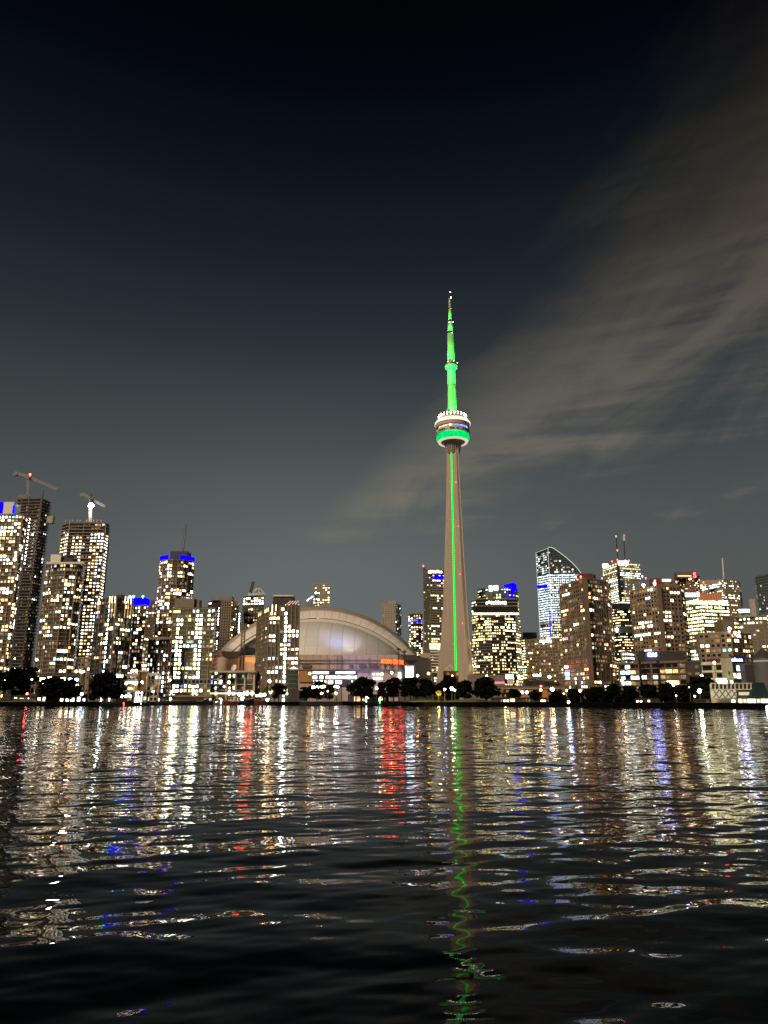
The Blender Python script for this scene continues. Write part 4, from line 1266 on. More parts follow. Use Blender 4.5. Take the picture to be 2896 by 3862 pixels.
for k in range(18):
    a0, a1 = R(200 + k * 8.6), R(200 + k * 8.6 + 8)
    col_ = [(1, .9, .65), (.25, .22, 1), (.28, .30, 1), (.3, .35, 1)][0 if k < 7 else 1 + k % 3]
    st_ = (.02 + .05 * rng.random() if k < 6 else (.13 if k == 6 else .05 + .04 * rng.random())) if k < 16 else .01
    wq = MB()
    pa = Vector((21.15 * math.cos(a0), 21.15 * math.sin(a0), 353.0)); pb = Vector((21.15 * math.cos(a1), 21.15 * math.sin(a1), 353.0))
    wq.quad(pa, pb, pb + Vector((0, 0, 2.6)), pa + Vector((0, 0, 2.6)))
    o = wq.build('pod_window', GLOW_O, tw); o.color = (*col_, st_)
m_ = MB(); m_.lathe([(21.0, 356.4), (22.4, 356.6), (22.9, 360.4), (23.6, 361.0)], 64); m_.build('brown_band', mat('band_brown', (.50, .37, .20)), tw)
m_ = MB(); m_.lathe([(23.6, 360.8), (24.2, 361.2), (23.9, 363.2), (21.5, 366.6), (19.5, 367.4)], 64); m_.build('upper_deck', emit('deck_floodlit_glow', (1, .90, .74), 1.25), tw, True)  # ring lamps' flood on the deck is painted as its own glow
m_ = MB(); m_.lathe([(19.4, 367.3), (19.0, 370.0), (12, 371.4), (6, 372)], 48); m_.build('pod_roof', mat('pod_roof_cream', (.50, .44, .34)), tw)
for k in range(24):
    a = R(k * 15 + 3)
    c_ = Vector((18.6 * math.cos(a), 18.6 * math.sin(a), 373.0))
    m_ = MB(); m_.ball((0, 0, 0), .62, n=8, sz=2.4); m_.lathe([(.2, -3.4), (.2, -1.4)], 6); m_.build('ring_lamp', emit('ring_lamp_warm', (1, .86, .58), 26), tw, loc=c_)
# upper shaft, sky pod and antenna
ush = mat('upper_shaft_white', (.34, .32, .28), .7, var=.08, scale=.1)
m_ = MB(); m_.lathe([(6.6, 371), (6.0, 400), (5.6, 443)], 6, ph=R(30)); m_.build('upper_shaft', ush, tw)
m_ = MB()
for a in (215, 265, 310):
    d = Vector((math.cos(R(a)), math.sin(R(a)), 0))
    m_.bar(d * 5.9 + Vector((0, 0, 372)), d * 5.3 + Vector((0, 0, 442)), .8)
m_.build('upper_shaft_fins', mat('fin_grey', (.25, .24, .22)), tw)
m_ = MB(); m_.lathe([(5.6, 442), (7.4, 443.5), (8.5, 446.5), (8.5, 449), (7.0, 451.5), (4.8, 452.4)], 32); m_.build('sky_pod', ush, tw, True)
m_ = MB(); m_.lathe([(8.6, 449.2), (8.6, 450.0)], 32); m_.build('sky_pod_windows', darkglass, tw)
m_ = MB(); m_.lathe([(4.6, 452), (4.4, 497)], 12); m_.build('antenna_mast', ush, tw)
m_ = MB(); m_.lathe([(5.0, 497), (5.0, 499.2), (3.3, 499.4)], 16); m_.build('antenna_collar', darkroof, tw)
m_ = MB(); m_.lathe([(3.35, 499.3), (3.2, 515)], 12); m_.build('antenna_mast', ush, tw)
m_ = MB(); m_.lathe([(3.8, 515), (3.8, 516.4), (2.0, 516.6)], 16); m_.build('antenna_collar', darkroof, tw)
m_ = MB(); m_.lathe([(2.1, 516.5), (1.7, 535)], 12); m_.build('antenna_mast', ush, tw)
m_ = MB(); m_.lathe([(2.0, 535), (2.0, 537)], 12); m_.build('antenna_collar', redmetal, tw)
m_ = MB(); m_.lathe([(1.5, 537), (1.3, 552)], 12); m_.build('antenna_mast', ush, tw)
m_ = MB(); m_.lathe([(.5, 552), (.4, 564)], 8); m_.build('antenna_tip', darkroof, tw)
for px, py, s_, c_ in ((1700, 1122, 1.1, 'white'), (1700, 1163, .8, 'red'), (1695, 1214, .8, 'white'), (1704, 1214, .8, 'red'), (1709, 1215, .6, 'white'), (1705, 1254, .6, 'white'), (1689, 1363, .6, 'white'), (1711, 1361, .5, 'white'), (1698, 1101, .7, 'white'), (1725, 1368, .5, 'white')):
    beacon(tw, px, py, YT - 9, s_ * .5, c_, 'antenna_lamp')
# green floods that climb the upper shaft and antenna
def gflood(z, r_, up, e_, size=60, n_=3, a0=200):
    for k in range(n_):
        a = R(a0 + k * (140 / max(1, n_ - 1)))
        d = Vector((math.cos(a), math.sin(a), 0))
        lamp('green_flood', 'SPOT', tw, d * r_ + Vector((0, 0, z)), (.0, 1, .05), e_ * .75, spot_size=R(size), spot_blend=.9, shadow_soft_size=.5, aim=(-d.x * r_, -d.y * r_, up))
gflood(374, 16.5, 42, 3.0e5, 80)
gflood(374, 16.5, 76, 5e5, 36)
gflood(418, 13, 18, 1.1e5, 90)
gflood(428, 12, 12, .6e5, 90)
gflood(453.5, 8.0, 24, 1.0e5, 80)
gflood(453.5, 9.0, 52, 3.2e5, 50)
gflood(500, 4.7, 7, 1.4e4, 90)
gflood(500, 5.0, 20, 3.0e4, 50)
gflood(517.5, 3.6, 8, 1.0e4, 80)
gflood(517.5, 4.2, 30, 6e4, 45)
gflood(438, 11, 8, 2.5e4, 110)
m_ = MB(); m_.box(-8.5, -4.5, -13, -11, 372, 380); m_.build('green_roof_unit', emit('teal_unit', (.05, .8, .35), .7), tw)
# red brick pump house at its foot
b, L_, h_ = bld('brick_roundhouse', 'small red brick house with round windows and a steel gable frame at the needle foot', 'building',
    [(1672, 2530), (1729, 2531)], 800, 0, 14, 30, mat('red_brick', (.34, .12, .06)), beige, None, (0, .3, .3), (.3, .2), lit=None, depth=14)
for px in (1688, 1724):
    m_ = MB(); m_.lathe([(.01, 0), (1.7, 0), (1.7, .3)], 20); o = m_.build('round_window', mat('round_window_cream', (.6, .5, .32)), b, loc=rel(b, P(px, 2541, 798))); o.rotation_euler = (R(90), 0, 0)
fr = MB()
for a, c in (((1676, 2528), (1700, 2505)), ((1700, 2505), (1712, 2526)), ((1684, 2520), (1692, 2528)), ((1700, 2505), (1700, 2528))):
    fr.bar(rel(b, P(*a, 798)), rel(b, P(*c, 798)), .5)
fr.build('gable_frame', white, b)

# ------------------------------------------------------------------ water, land
rng_np = np.random.default_rng(11)
WAV = []
for i in range(64):
    lam = .24 * (5.5 / .24) ** (i / 63.0)
    th = R(-90 + rng_np.normal(4, 26))
    kk = 2 * math.pi / lam
    slope = .0086 * (.62 if lam < .5 else 1.12 if lam < 1.8 else .75)
    WAV.append((kk * math.cos(th), kk * math.sin(th), slope / kk * 1.0, rng_np.uniform(0, 2 * math.pi), lam))
ys = [-40.0, -15.0, -4.0]
y = 2.0
while y < 620:
    ys.append(y)
    y += max(.035, .0026 * y) if y < 130 else .03 * y
ys.append(700.0)
ys = np.array(ys)
nu = 420
u = np.linspace(-1, 1, nu)
u = np.sign(u) * (np.abs(u) * .80 + .20 * np.abs(u) ** 7 * 6)
uu, yy = np.meshgrid(u, ys)
half = .62 * np.maximum(yy, 0) + 7
xx = uu * half
sp = np.maximum(.035, .0026 * np.abs(yy))
spx = np.gradient(xx, axis=1)
zz = np.zeros_like(xx)
for kx, ky, A_, ph, lam in WAV:
    fade = np.clip((lam / np.maximum(sp, spx) - 2.5) / 3.0, 0, 1)
    zz += fade * A_ * np.sin(kx * xx + ky * yy + ph)
nv = len(ys)
verts = np.stack([xx, yy, zz], -1).reshape(-1, 3).astype(np.float32)
ii = (np.arange(nv - 1)[:, None] * nu + np.arange(nu - 1)[None, :]).reshape(-1)
quads = np.stack([ii, ii + 1, ii + nu + 1, ii + nu], -1).astype(np.int32)
me = bpy.data.meshes.new('water')
me.vertices.add(len(verts)); me.vertices.foreach_set('co', verts.reshape(-1))
me.loops.add(quads.size); me.loops.foreach_set('vertex_index', quads.reshape(-1))
me.polygons.add(len(quads)); me.polygons.foreach_set('loop_start', np.arange(len(quads), dtype=np.int32) * 4)
me.polygons.foreach_set('use_smooth', np.ones(len(quads), dtype=bool))
me.update(calc_edges=True); me.validate()
wat = bpy.data.materials.new('harbour_water'); wat.use_nodes = True
n = wat.node_tree
b_ = n.nodes['Principled BSDF']
b_.inputs['Base Color'].default_value = (.0003, .0004, .0005, 1)
b_.inputs['Roughness'].default_value = .025
b_.inputs['IOR'].default_value = 1.11
ge = n.nodes.new('ShaderNodeNewGeometry')
def wnoise(sx, sy, det):
    mp = n.nodes.new('ShaderNodeMapping'); mp.inputs['Scale'].default_value = (sx, sy, 1)
    n.links.new(ge.outputs['Position'], mp.inputs['Vector'])
    no = n.nodes.new('ShaderNodeTexNoise'); no.noise_dimensions = '2D'; no.inputs['Scale'].default_value = 1; no.inputs['Detail'].default_value = det
    n.links.new(mp.outputs[0], no.inputs['Vector'])
    vs = n.nodes.new('ShaderNodeVectorMath'); vs.operation = 'SUBTRACT'; vs.inputs[1].default_value = (.5, .5, .5)
    n.links.new(no.outputs['Color'], vs.inputs[0])
    return vs.outputs[0]
def vmul(a, bvec):
    vs = n.nodes.new('ShaderNodeVectorMath'); vs.operation = 'MULTIPLY'
    n.links.new(a, vs.inputs[0])
    if isinstance(bvec, tuple):
        vs.inputs[1].default_value = bvec
    else:
        n.links.new(bvec, vs.inputs[1])
    return vs.outputs[0]
def vadd(a, b2):
    vs = n.nodes.new('ShaderNodeVectorMath'); vs.operation = 'ADD'
    n.links.new(a, vs.inputs[0]); n.links.new(b2, vs.inputs[1])
    return vs.outputs[0]
spw = n.nodes.new('ShaderNodeSeparateXYZ'); n.links.new(ge.outputs['Position'], spw.inputs[0])
mrw = n.nodes.new('ShaderNodeMapRange'); mrw.inputs[1].default_value = 20; mrw.inputs[2].default_value = 90; mrw.inputs[3].default_value = 0.10; mrw.inputs[4].default_value = 1.0
n.links.new(spw.outputs[1], mrw.inputs[0])
rip = vadd(vmul(wnoise(.8, 2.6, 4), (.19, .38, 0)), vmul(wnoise(.6, .26, 3), (.13, .36, 0)))
swell = vmul(wnoise(.07, .11, 2), (.03, .14, 0))
far = vmul(vadd(rip, swell), mrw.outputs[0])
nn = vadd(ge.outputs['Normal'], far)
nz = n.nodes.new('ShaderNodeVectorMath'); nz.operation = 'NORMALIZE'; n.links.new(nn, nz.inputs[0])
n.links.new(nz.outputs[0], b_.inputs['Normal'])
me.materials.append(wat)
water = bpy.data.objects.new('water', me); COL.objects.link(water); tag(water, kind='structure')

SHORE = [(-900, 390), (300, 395), (430, 405), (560, 470), (800, 478), (1010, 462), (1400, 440), (1600, 405), (1900, 372), (2100, 342), (2400, 300), (2896, 262), (3800, 250)]
sh = [(xat(px, LAND, Y), Y) for px, Y in SHORE]
g = MB()
g.poly([(x, y, LAND) for x, y in sh] + [(9000, 250, LAND), (9000, 12000, LAND), (-9000, 12000, LAND), (-9000, 390, LAND)])
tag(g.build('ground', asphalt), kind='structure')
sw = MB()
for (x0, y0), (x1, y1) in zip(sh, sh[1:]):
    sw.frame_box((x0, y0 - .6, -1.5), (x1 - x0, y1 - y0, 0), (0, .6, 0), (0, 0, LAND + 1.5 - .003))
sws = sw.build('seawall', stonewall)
tag(sws, 'long dark stone seawall along the whole waterline', 'seawall', kind='structure')
def mound(px0, px1, py, Y, name, m):
    a, c = P(px0, 2645, Y), P(px1, 2645, Y)
    hgt = zat(py, Y) - LAND
    b = MB()
    nx, ny = 24, 8
    rowsv = []
    for j in range(ny + 1):
        for i in range(nx + 1):
            fx, fy = i / nx, j / ny
            s_ = math.sin(math.pi * fx) ** .8 * math.sin(math.pi * fy) ** .8
            b.v.append((a.x + (c.x - a.x) * fx, Y + 24 * fy, LAND + .01 + hgt * s_))
    for j in range(ny):
        for i in range(nx):
            b.f.append((j * (nx + 1) + i, j * (nx + 1) + i + 1, (j + 1) * (nx + 1) + i + 1, (j + 1) * (nx + 1) + i)); b.m.append(0)
    return tag(b.build(name, m, smooth=True), kind='structure')
mound(1515, 1710, 2636, 404, 'lawn', grass)
mound(1680, 1880, 2637, 392, 'lawn', grass)
mound(-60, 120, 2634, 402, 'lawn', grass)

# ------------------------------------------------------------------ trees
def tree(label, px, pyt, wpx, Y, seed, m=leaf, name='shore_tree', n=1500, base=LAND, trunk_h=.22, droop=0.0, gap=1.0):
    rng = random.Random(seed)
    zt = zat(pyt, Y)
    x = xat(px, zt, Y)
    r = thing(name, label, 'tree', (x, Y, base), 'trees along the shore')
    hh = zt - base
    w = wpx * mpp(Y, 10) / 2
    tr = MB()
    tr.lathe([(.035 * hh, 0), (.025 * hh, trunk_h * hh), (.016 * hh, .55 * hh), (.006 * hh, .8 * hh)], 8)
    for k in range(7):
        a = rng.uniform(0, 6.28); z0 = hh * rng.uniform(trunk_h * .8, .5)
        tr.bar((0, 0, z0), (math.cos(a) * w * .65, math.sin(a) * w * .65, z0 + hh * rng.uniform(.12, .35)), .014 * hh)
    tr.build('trunk', bark, r)
    cl = []
    for k in range(22):
        a = rng.uniform(0, 6.28); q = math.sqrt(rng.random()) * .72
        zc = rng.uniform(trunk_h + .10, .84)
        lim = math.sqrt(max(.08, 1 - ((zc - .52) / .5) ** 2))
        cl.append((math.cos(a) * q * w * lim, math.sin(a) * q * w * lim, zc * hh, rng.uniform(.24, .42) * w, rng.uniform(.7, 1.0)))
    cl.append((0, 0, .84 * hh, .3 * w, 1)); cl.append((0, 0, .6 * hh, .5 * w, 1))
    cr = MB()
    s0 = .07 * w + .18
    for k in range(n):
        cx, cy, cz, cr_, sq = rng.choice(cl)
        d = Vector((rng.gauss(0, 1), rng.gauss(0, 1), rng.gauss(0, 1))).normalized() * cr_ * rng.random() ** .4
        p = Vector((cx + d.x, cy + d.y, cz + d.z * sq * .8))
        if droop:
            p.z -= droop * hh * rng.random() * (Vector((p.x, p.y, 0)).length / w) ** 1.5
        p.z = max(hh * .06, min(hh * 1.0, p.z))
        u_ = Vector((rng.gauss(0, 1), rng.gauss(0, 1), rng.gauss(0, .7))).normalized() * s0 * rng.uniform(.6, 1.5)
        v_ = u_.cross(Vector((rng.gauss(0, 1), rng.gauss(0, 1), rng.gauss(0, 1)))).normalized() * s0 * rng.uniform(.5, 1.1)
        cr.quad(p - u_ - v_ * .3, p - u_ * .1 - v_, p + u_ + v_ * .3, p + u_ * .1 + v_)
    cr.build('crown', m, r)
    return r
TREES = [
 ('dark tree cut by the left edge of the water front', -10, 2514, 96, 403, 1), ('dark tree second from the left edge, before the brightest condo tower', 58, 2510, 96, 408, 2),
 ('dark tall tree left of the white lit pavilion floor', 116, 2504, 84, 412, 3), ('dark spreading tree just under the white lit pavilion floor', 205, 2552, 120, 410, 4),
 ('dark tree under the right end of the white lit pavilion floor', 270, 2558, 90, 409, 5),
 ('small dark tree at the foot of the slab condo, right of the amber one', 1052, 2573, 62, 478, 7), ('small thin tree beside the slab condo stair block', 1148, 2586, 44, 468, 8),
 ('wide tree before the stadium concourse lights, leftmost there', 1196, 2566, 100, 460, 9), ('dark bushy tree left of the stadium lattice mast', 1244, 2578, 64, 456, 10),
 ('broad dark tree right of the concourse lights with yellow lit lower leaves', 1362, 2550, 112, 446, 11), ('small tree with a pale lamp at its side, right of the broad one', 1438, 2565, 46, 448, 12),
 ('tall rounded dark tree left of the screen-lit row', 1484, 2549, 78, 440, 13), ('blue tinted tree directly below the video screen', 1548, 2552, 92, 436, 14),
 ('blue tinted tree at the right end below the stadium', 1606, 2555, 66, 432, 15), ('spreading dark tree before the needle foot', 1690, 2543, 110, 418, 16),
 ('dark tree between the needle foot and the round dark tree', 1752, 2562, 80, 410, 17), ('large solid round dark tree right of the needle', 1830, 2550, 112, 398, 18),
 ('low dark tree under the elevated road lamps', 1930, 2598, 66, 392, 19), ('small dark tree right of the low tree under the elevated road', 2015, 2600, 54, 380, 20),
 ('low dark shrub-like tree before the hotel foot lamp', 2095, 2604, 60, 368, 21), ('dark tree at the foot of the left brown brick tower', 2170, 2598, 74, 360, 22),
 ('dark bushy tree right of the brown tower foot', 2240, 2592, 84, 350, 23), ('broad dark tree left of the quay apartments', 2310, 2580, 90, 340, 24),
 ('dark tree before the left end of the quay apartments', 2372, 2584, 80, 330, 25), ('dark tree before the middle of the quay apartments', 2440, 2580, 84, 322, 26),
 ('taller dark tree before the quay apartment balconies', 2516, 2572, 88, 314, 27), ('dark tree right of the quay apartment balconies', 2578, 2580, 76, 306, 28),
 ('big dark tree with a starry lamp in it, left of the cream pavilion', 2640, 2548, 100, 298, 29)]
for lab, px, py, w_, Y, sd in TREES:
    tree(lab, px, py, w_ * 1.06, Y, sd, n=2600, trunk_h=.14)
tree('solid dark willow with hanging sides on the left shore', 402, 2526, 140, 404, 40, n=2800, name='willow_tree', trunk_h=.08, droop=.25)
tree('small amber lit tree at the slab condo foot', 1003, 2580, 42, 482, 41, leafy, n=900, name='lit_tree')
ly = tree('little yellow-green floodlit tree on the lawn', 1653, 2600, 24, 396, 42, mat('floodlit_leaves', (.30, .28, .03)), n=700, name='lit_tree', trunk_h=.45)  # floodlight from below is also put into the bright leaf colour
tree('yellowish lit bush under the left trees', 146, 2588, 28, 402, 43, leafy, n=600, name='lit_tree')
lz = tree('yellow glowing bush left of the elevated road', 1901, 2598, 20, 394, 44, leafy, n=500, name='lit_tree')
tree('half lit olive tree spreading behind the floodlit little tree', 1625, 2574, 62, 418, 45, leaf, n=1300)
def yl(root, dx, dz, e, col=(1, .85, .12)):
    lamp('ground_flood', 'POINT', root, (dx, -2.6, dz), col, e, shadow_soft_size=.3)
yl(ly, 0, 2.2, 2600); yl(lz, 0, 3.0, 1400)

def hedge(name, px0, px1, pyt, Y0, Y1, seed, n):
    rng = random.Random(seed)
    b = MB()
    for k in range(n):
        f_ = rng.random()
        Yh = Y0 + (Y1 - Y0) * f_ + rng.uniform(0, 5)
        px = px0 + (px1 - px0) * f_
        top_ = (zat(pyt, Yh) - LAND) * (.55 + .45 * math.sin(f_ * 37 + seed) * math.sin(f_ * 91))
        p = Vector((xat(px, 5, Yh), Yh, LAND + max(.2, top_) * rng.random() ** .7))
        u_ = Vector((rng.gauss(0, 1), rng.gauss(0, 1), rng.gauss(0, .8))).normalized() * rng.uniform(.3, .8)
        v_ = u_.cross(Vector((rng.gauss(0, 1), rng.gauss(0, 1), rng.gauss(0, 1)))).normalized() * rng.uniform(.25, .6)
        b.quad(p - u_, p - v_, p + u_, p + v_)
    o = b.build(name, leaf)
    return tag(o, 'low dark shrubs massed along the right part of the shore', 'shrubs', kind='stuff')
hedge('shore_shrubs', 2070, 2680, 2606, 372, 292, 3, 16000)
# ------------------------------------------------------------------ street lamps
def street_lamp(label, px, py, Y, r_, color, k, arms=1, group='street lamps along the waterfront'):
    p = P(px, py, Y)
    o = thing('street_lamp', label, 'street lamp', (p.x, Y, LAND), group)
    hh = p.z - LAND
    b = MB(); b.lathe([(.16, 0), (.09, hh)], 8); b.build('post', mat('lamp_post', (.12, .10, .08)), o)
    for s_ in range(arms):
        b = MB()
        dxx = (s_ - (arms - 1) / 2) * 2.4
        b.ball((dxx, 0, hh), r_, n=8)
        b.build('lamp_globe', emit('lamp_%s_%d' % (color, k),  {'w': (1, .91, .74), 'y': (1, .78, .36), 'o': (1, .50, .14), 'b': (.45, .62, 1), 'g': (.2, 1, .6), 'r': (1, .06, .06)}[color], k * (.5 if color == 'w' else 1)), o)
        if arms > 1:
            b = MB(); b.bar((0, 0, hh - .5), (dxx, 0, hh - .3), .1); b.build('arm', MATS['lamp_post'], o)
    return o
LAMPS = [
 ('orange street lamp above the leftmost dark trees', 58, 2523, 470, .75, 'y', 40, 1), ('white lamp low between the left trees', 33, 2580, 405, .45, 'w', 40, 1),
 ('red lamp low under the left trees', 102, 2616, 398, .5, 'r', 45, 1), ('white lamp at mid height left of the pavilion floor', 120, 2563, 405, .42, 'w', 40, 1), ('white lamp left above the pavilion roof', 145, 2529, 450, .6, 'w', 40, 1),
 ('bluish lamp above the pavilion roof centre', 242, 2530, 450, .65, 'w', 40, 1), ('twin orange lamps right above the pavilion', 295, 2532, 455, .7, 'o', 40, 2),
 ('white lamp at the right end above the pavilion', 315, 2533, 452, .6, 'w', 40, 1), ('blue-white lamp on the path left of the willow', 308, 2618, 398, .7, 'b', 40, 1),
 ('cluster lamp blazing orange over the ferry terminal', 506, 2530, 480, .8, 'y', 60, 2), ('orange lamp before the terminal portal', 536, 2573, 478, .7, 'y', 50, 1),
 ('white lamp at the left of the terminal canopy', 476, 2578, 470, .7, 'w', 50, 1), ('white lamp at the right of the terminal canopy', 511, 2578, 470, .8, 'w', 50, 1),
 ('three white globes low beside the willow', 475, 2626, 430, .7, 'w', 40, 3), ('orange lamp before the dark-gridded wing', 640, 2566, 476, .75, 'o', 50, 1),
 ('white quay lamp under the dark-gridded wing', 577, 2608, 474, .6, 'w', 40, 1), ('white quay lamp left below the first blazing column', 646, 2610, 474, .65, 'w', 50, 1),
 ('white quay lamp below the first blazing column', 664, 2606, 474, .75, 'w', 50, 1), ('white quay lamp below the second blazing column', 735, 2612, 476, .7, 'w', 40, 1),
 ('yellow lamp before the column building', 863, 2573, 480, .75, 'y', 50, 1), ('white lamp at the roof of the column building', 815, 2539, 500, .6, 'w', 40, 1),
 ('white lamp halfway up the left columns', 813, 2574, 480, .55, 'w', 40, 1), ('white lamp on the middle columns', 845, 2590, 480, .55, 'w', 40, 1),
 ('white lamp low before the columns', 865, 2610, 478, .75, 'w', 50, 1), ('big white quay globe left of the dark boat', 903, 2618, 470, 1.0, 'w', 60, 1), ('big white quay globe above the dark boat bow', 920, 2616, 470, .95, 'w', 60, 1),
 ('low white quay globe behind the red boat', 913, 2634, 466, 1.0, 'w', 60, 1), ('yellowish lamp above the amber tree', 1016, 2569, 484, .85, 'y', 50, 1),
 ('white lamp between two moored boats', 949, 2618, 470, .6, 'w', 40, 1), ('pair of white globes left of the amber tree', 976, 2626, 470, .9, 'w', 60, 2), ('white globe below the amber tree', 990, 2620, 470, .8, 'w', 60, 2),
 ('tall narrow white light before the amber tree', 1020, 2612, 468, .6, 'w', 40, 1), ('white lamp under the small tree by the slab condo', 1082, 2617, 466, .5, 'w', 30, 1),
 ('orange lamp against the orange stadium wall', 1168, 2540, 560, .8, 'o', 40, 1), ('blazing white lamps in the wide concourse tree', 1196, 2592, 455, .9, 'w', 50, 3),
 ('warm lamp left before the dark stadium trees', 1222, 2589, 448, .65, 'y', 40, 1), ('warm lamp right before the dark stadium trees', 1264, 2589, 448, .65, 'y', 40, 1),
 ('blue-white lamp beside the warm lamp by the lattice mast', 1274, 2591, 447, .7, 'b', 40, 1), ('low warm lamp left by the green strip', 1213, 2615, 446, .6, 'y', 40, 1),
 ('low warm lamp by the lattice mast foot', 1267, 2615, 446, .6, 'y', 40, 1), ('white post lamp on the green-lit pier', 1236, 2607, 440, .5, 'w', 12, 1),
 ('bluish lamp in the small tree right of the broad tree', 1420, 2596, 438, .7, 'w', 40, 1), ('amber lamp over the concourse right end', 1441, 2542, 560, .8, 'y', 40, 1),
 ('amber lamp before the right stadium name', 1477, 2537, 560, .8, 'y', 50, 1), ('amber lamp right of the video screen', 1575, 2548, 560, .8, 'o', 40, 1), ('amber lamp left of the needle foot', 1616, 2540, 600, .9, 'o', 40, 1),
 ('white post lamp right of the floodlit little tree', 1677, 2600, 396, .55, 'b', 40, 1), ('starry white lamp under the needle trees', 1704, 2597, 398, .8, 'w', 80, 1), ('dim white lamp right of the starry lamp', 1715, 2603, 398, .5, 'w', 30, 1),
 ('white lamp before the red brick house', 1706, 2549, 560, .6, 'o', 40, 1), ('white lamp on top of the round dark tree', 1835, 2550, 520, .7, 'y', 40, 1),
 ('tall orange lamp right of the glass stair', 1958, 2552, 560, 1.0, 'o', 50, 1), ('pair of white lamps under the elevated road', 1978, 2611, 400, .7, 'w', 40, 2),
 ('tall orange lamp before the brown hotel', 2072, 2553, 540, 1.0, 'o', 50, 1), ('row of orange lamps low on the brown hotel', 2025, 2547, 640, .9, 'y', 40, 3),
 ('yellow starry lamp beside the elevated road', 2083, 2600, 372, .85, 'y', 60, 1), ('white lamp at the brown tower foot', 2188, 2605, 356, .6, 'w', 40, 1), ('warm lamp left at the brown tower foot', 2137, 2604, 362, .5, 'y', 30, 1),
 ('red street signal under the elevated road', 2040, 2588, 420, .55, 'r', 20, 1), ('white lamp below the red signal', 2039, 2602, 420, .6, 'o', 40, 1),
 ('low greenish white lamp on the right quay', 2144, 2648, 330, .55, 'w', 40, 1), ('warm lamp left of the quay apartments', 2345, 2566, 372, .6, 'o', 40, 1), ('white lamp in the quay apartment tree', 2540, 2583, 312, .5, 'w', 40, 1),
 ('starry white lamp in the big dark tree', 2638, 2606, 290, .75, 'w', 120, 1), ('white lamp above the big dark tree', 2646, 2549, 330, .6, 'w', 40, 1), ('white lamp over the pale hotel roof', 2694, 2499, 352, .6, 'w', 50, 1),
 ('white post light left of the big dark tree foot', 2550, 2624, 298, .32, 'w', 12, 1), ('white post light at the big dark tree foot', 2620, 2626, 292, .38, 'w', 14, 1), ('white lamp by the pavilion doors', 2766, 2644, 276, .55, 'w', 60, 1),
 ('small white lamps up the dark block side', 2600, 2594, 300, .3, 'w', 40, 1), ('blue light on the quay at the right edge', 2893, 2668, 258, .5, 'b', 30, 1)]
for a in LAMPS:
    street_lamp(*a)

# glowing kiosks and cars under the trees
KIOSK = [('glowing stalls strip beneath the broad concourse tree', 1312, 1466, 2622, 2631, 452, .7), ('warm glowing cafe strip below the elevated road', 1850, 2060, 2634, 2644, 388, .35),
         ('warm glowing strip on the right quay before the apartments', 2395, 2525, 2638, 2646, 316, .6), ('white glowing strip at the big dark tree foot', 2615, 2676, 2640, 2652, 286, .5), ('dim lit strip before the small tree by the slab condo', 1092, 1160, 2608, 2624, 472, .45)]
for i, (lab, px0, px1, py0, py1, Y, pr) in enumerate(KIOSK):
    bld('kiosk_row', lab, 'kiosk', [(px0, py0 - 4), (px1, py0 - 4)], Y, 0, (zat(py0 - 4, Y) - LAND - .4) if True else 3, 1.6, darkroof, darkroof, (.2, .4), (0, .2, .2), (.75, .7),
        lit=apartments(pr, (1, 2), MIX + WARM, 1.8), maxw=60, depth=4, parapet=.3)

# ------------------------------------------------------------------ lattice masts near the stadium
def lattice_mast(label, px, py0, py1, Y, w, m, head=None, name='lattice_mast'):
    p = P(px, py0, Y)
    r = thing(name, label, 'mast', (p.x, Y, LAND))
    b = MB(); b.lattice((0, 0, 0), (0, 0, p.z - LAND), w, .22, 16); b.build('mast', m, r)
    if head == 'disc':
        b = MB(); b.lathe([(.2, p.z - LAND), (2.0, p.z - LAND + .3), (1.6, p.z - LAND + 1.2), (.1, p.z - LAND + 1.8)], 12); b.build('lamp_head', blacksteel, r)
    return r
lattice_mast('slender black mast with round head, left of the video screen', 1503, 2452, 2640, 600, .8, blacksteel, 'disc')
lattice_mast('slender black mast with round head, touching the video screen', 1525, 2462, 2640, 602, .8, blacksteel, 'disc')
lattice_mast('dark tapering lattice mast before the stadium concourse', 1281, 2474, 2600, 600, 4.0, blacksteel)
cr0 = P(922, 2535, 600)
c = thing('tower_crane', 'brown lattice crane with raised thin boom before the dome', 'crane', (cr0.x, 600, LAND))
q = lambda px, py: rel(c, P(px, py, 600))
b = MB(); b.lattice((q(918, 2380).x, 0, 0), q(918, 2376), 2.6, .4, 22); b.build('mast', mat('crane_brown', (.20, .15, .11)), c)
b = MB(); b.lattice(q(918, 2372), q(914, 2306), 1.2, .3, 12); b.build('boom', slabdim, c)
b = MB(); b.lattice(q(908, 2358), q(932, 2358), 2.0, .4, 4); b.build('counter_jib', MATS['crane_brown'], c)
b = MB(); p_ = q(919, 2370); b.box(p_.x - 3, p_.x + 3, -1.5, 1.5, p_.z - 1, p_.z + 2.4); b.build('cab', darkbrown, c)

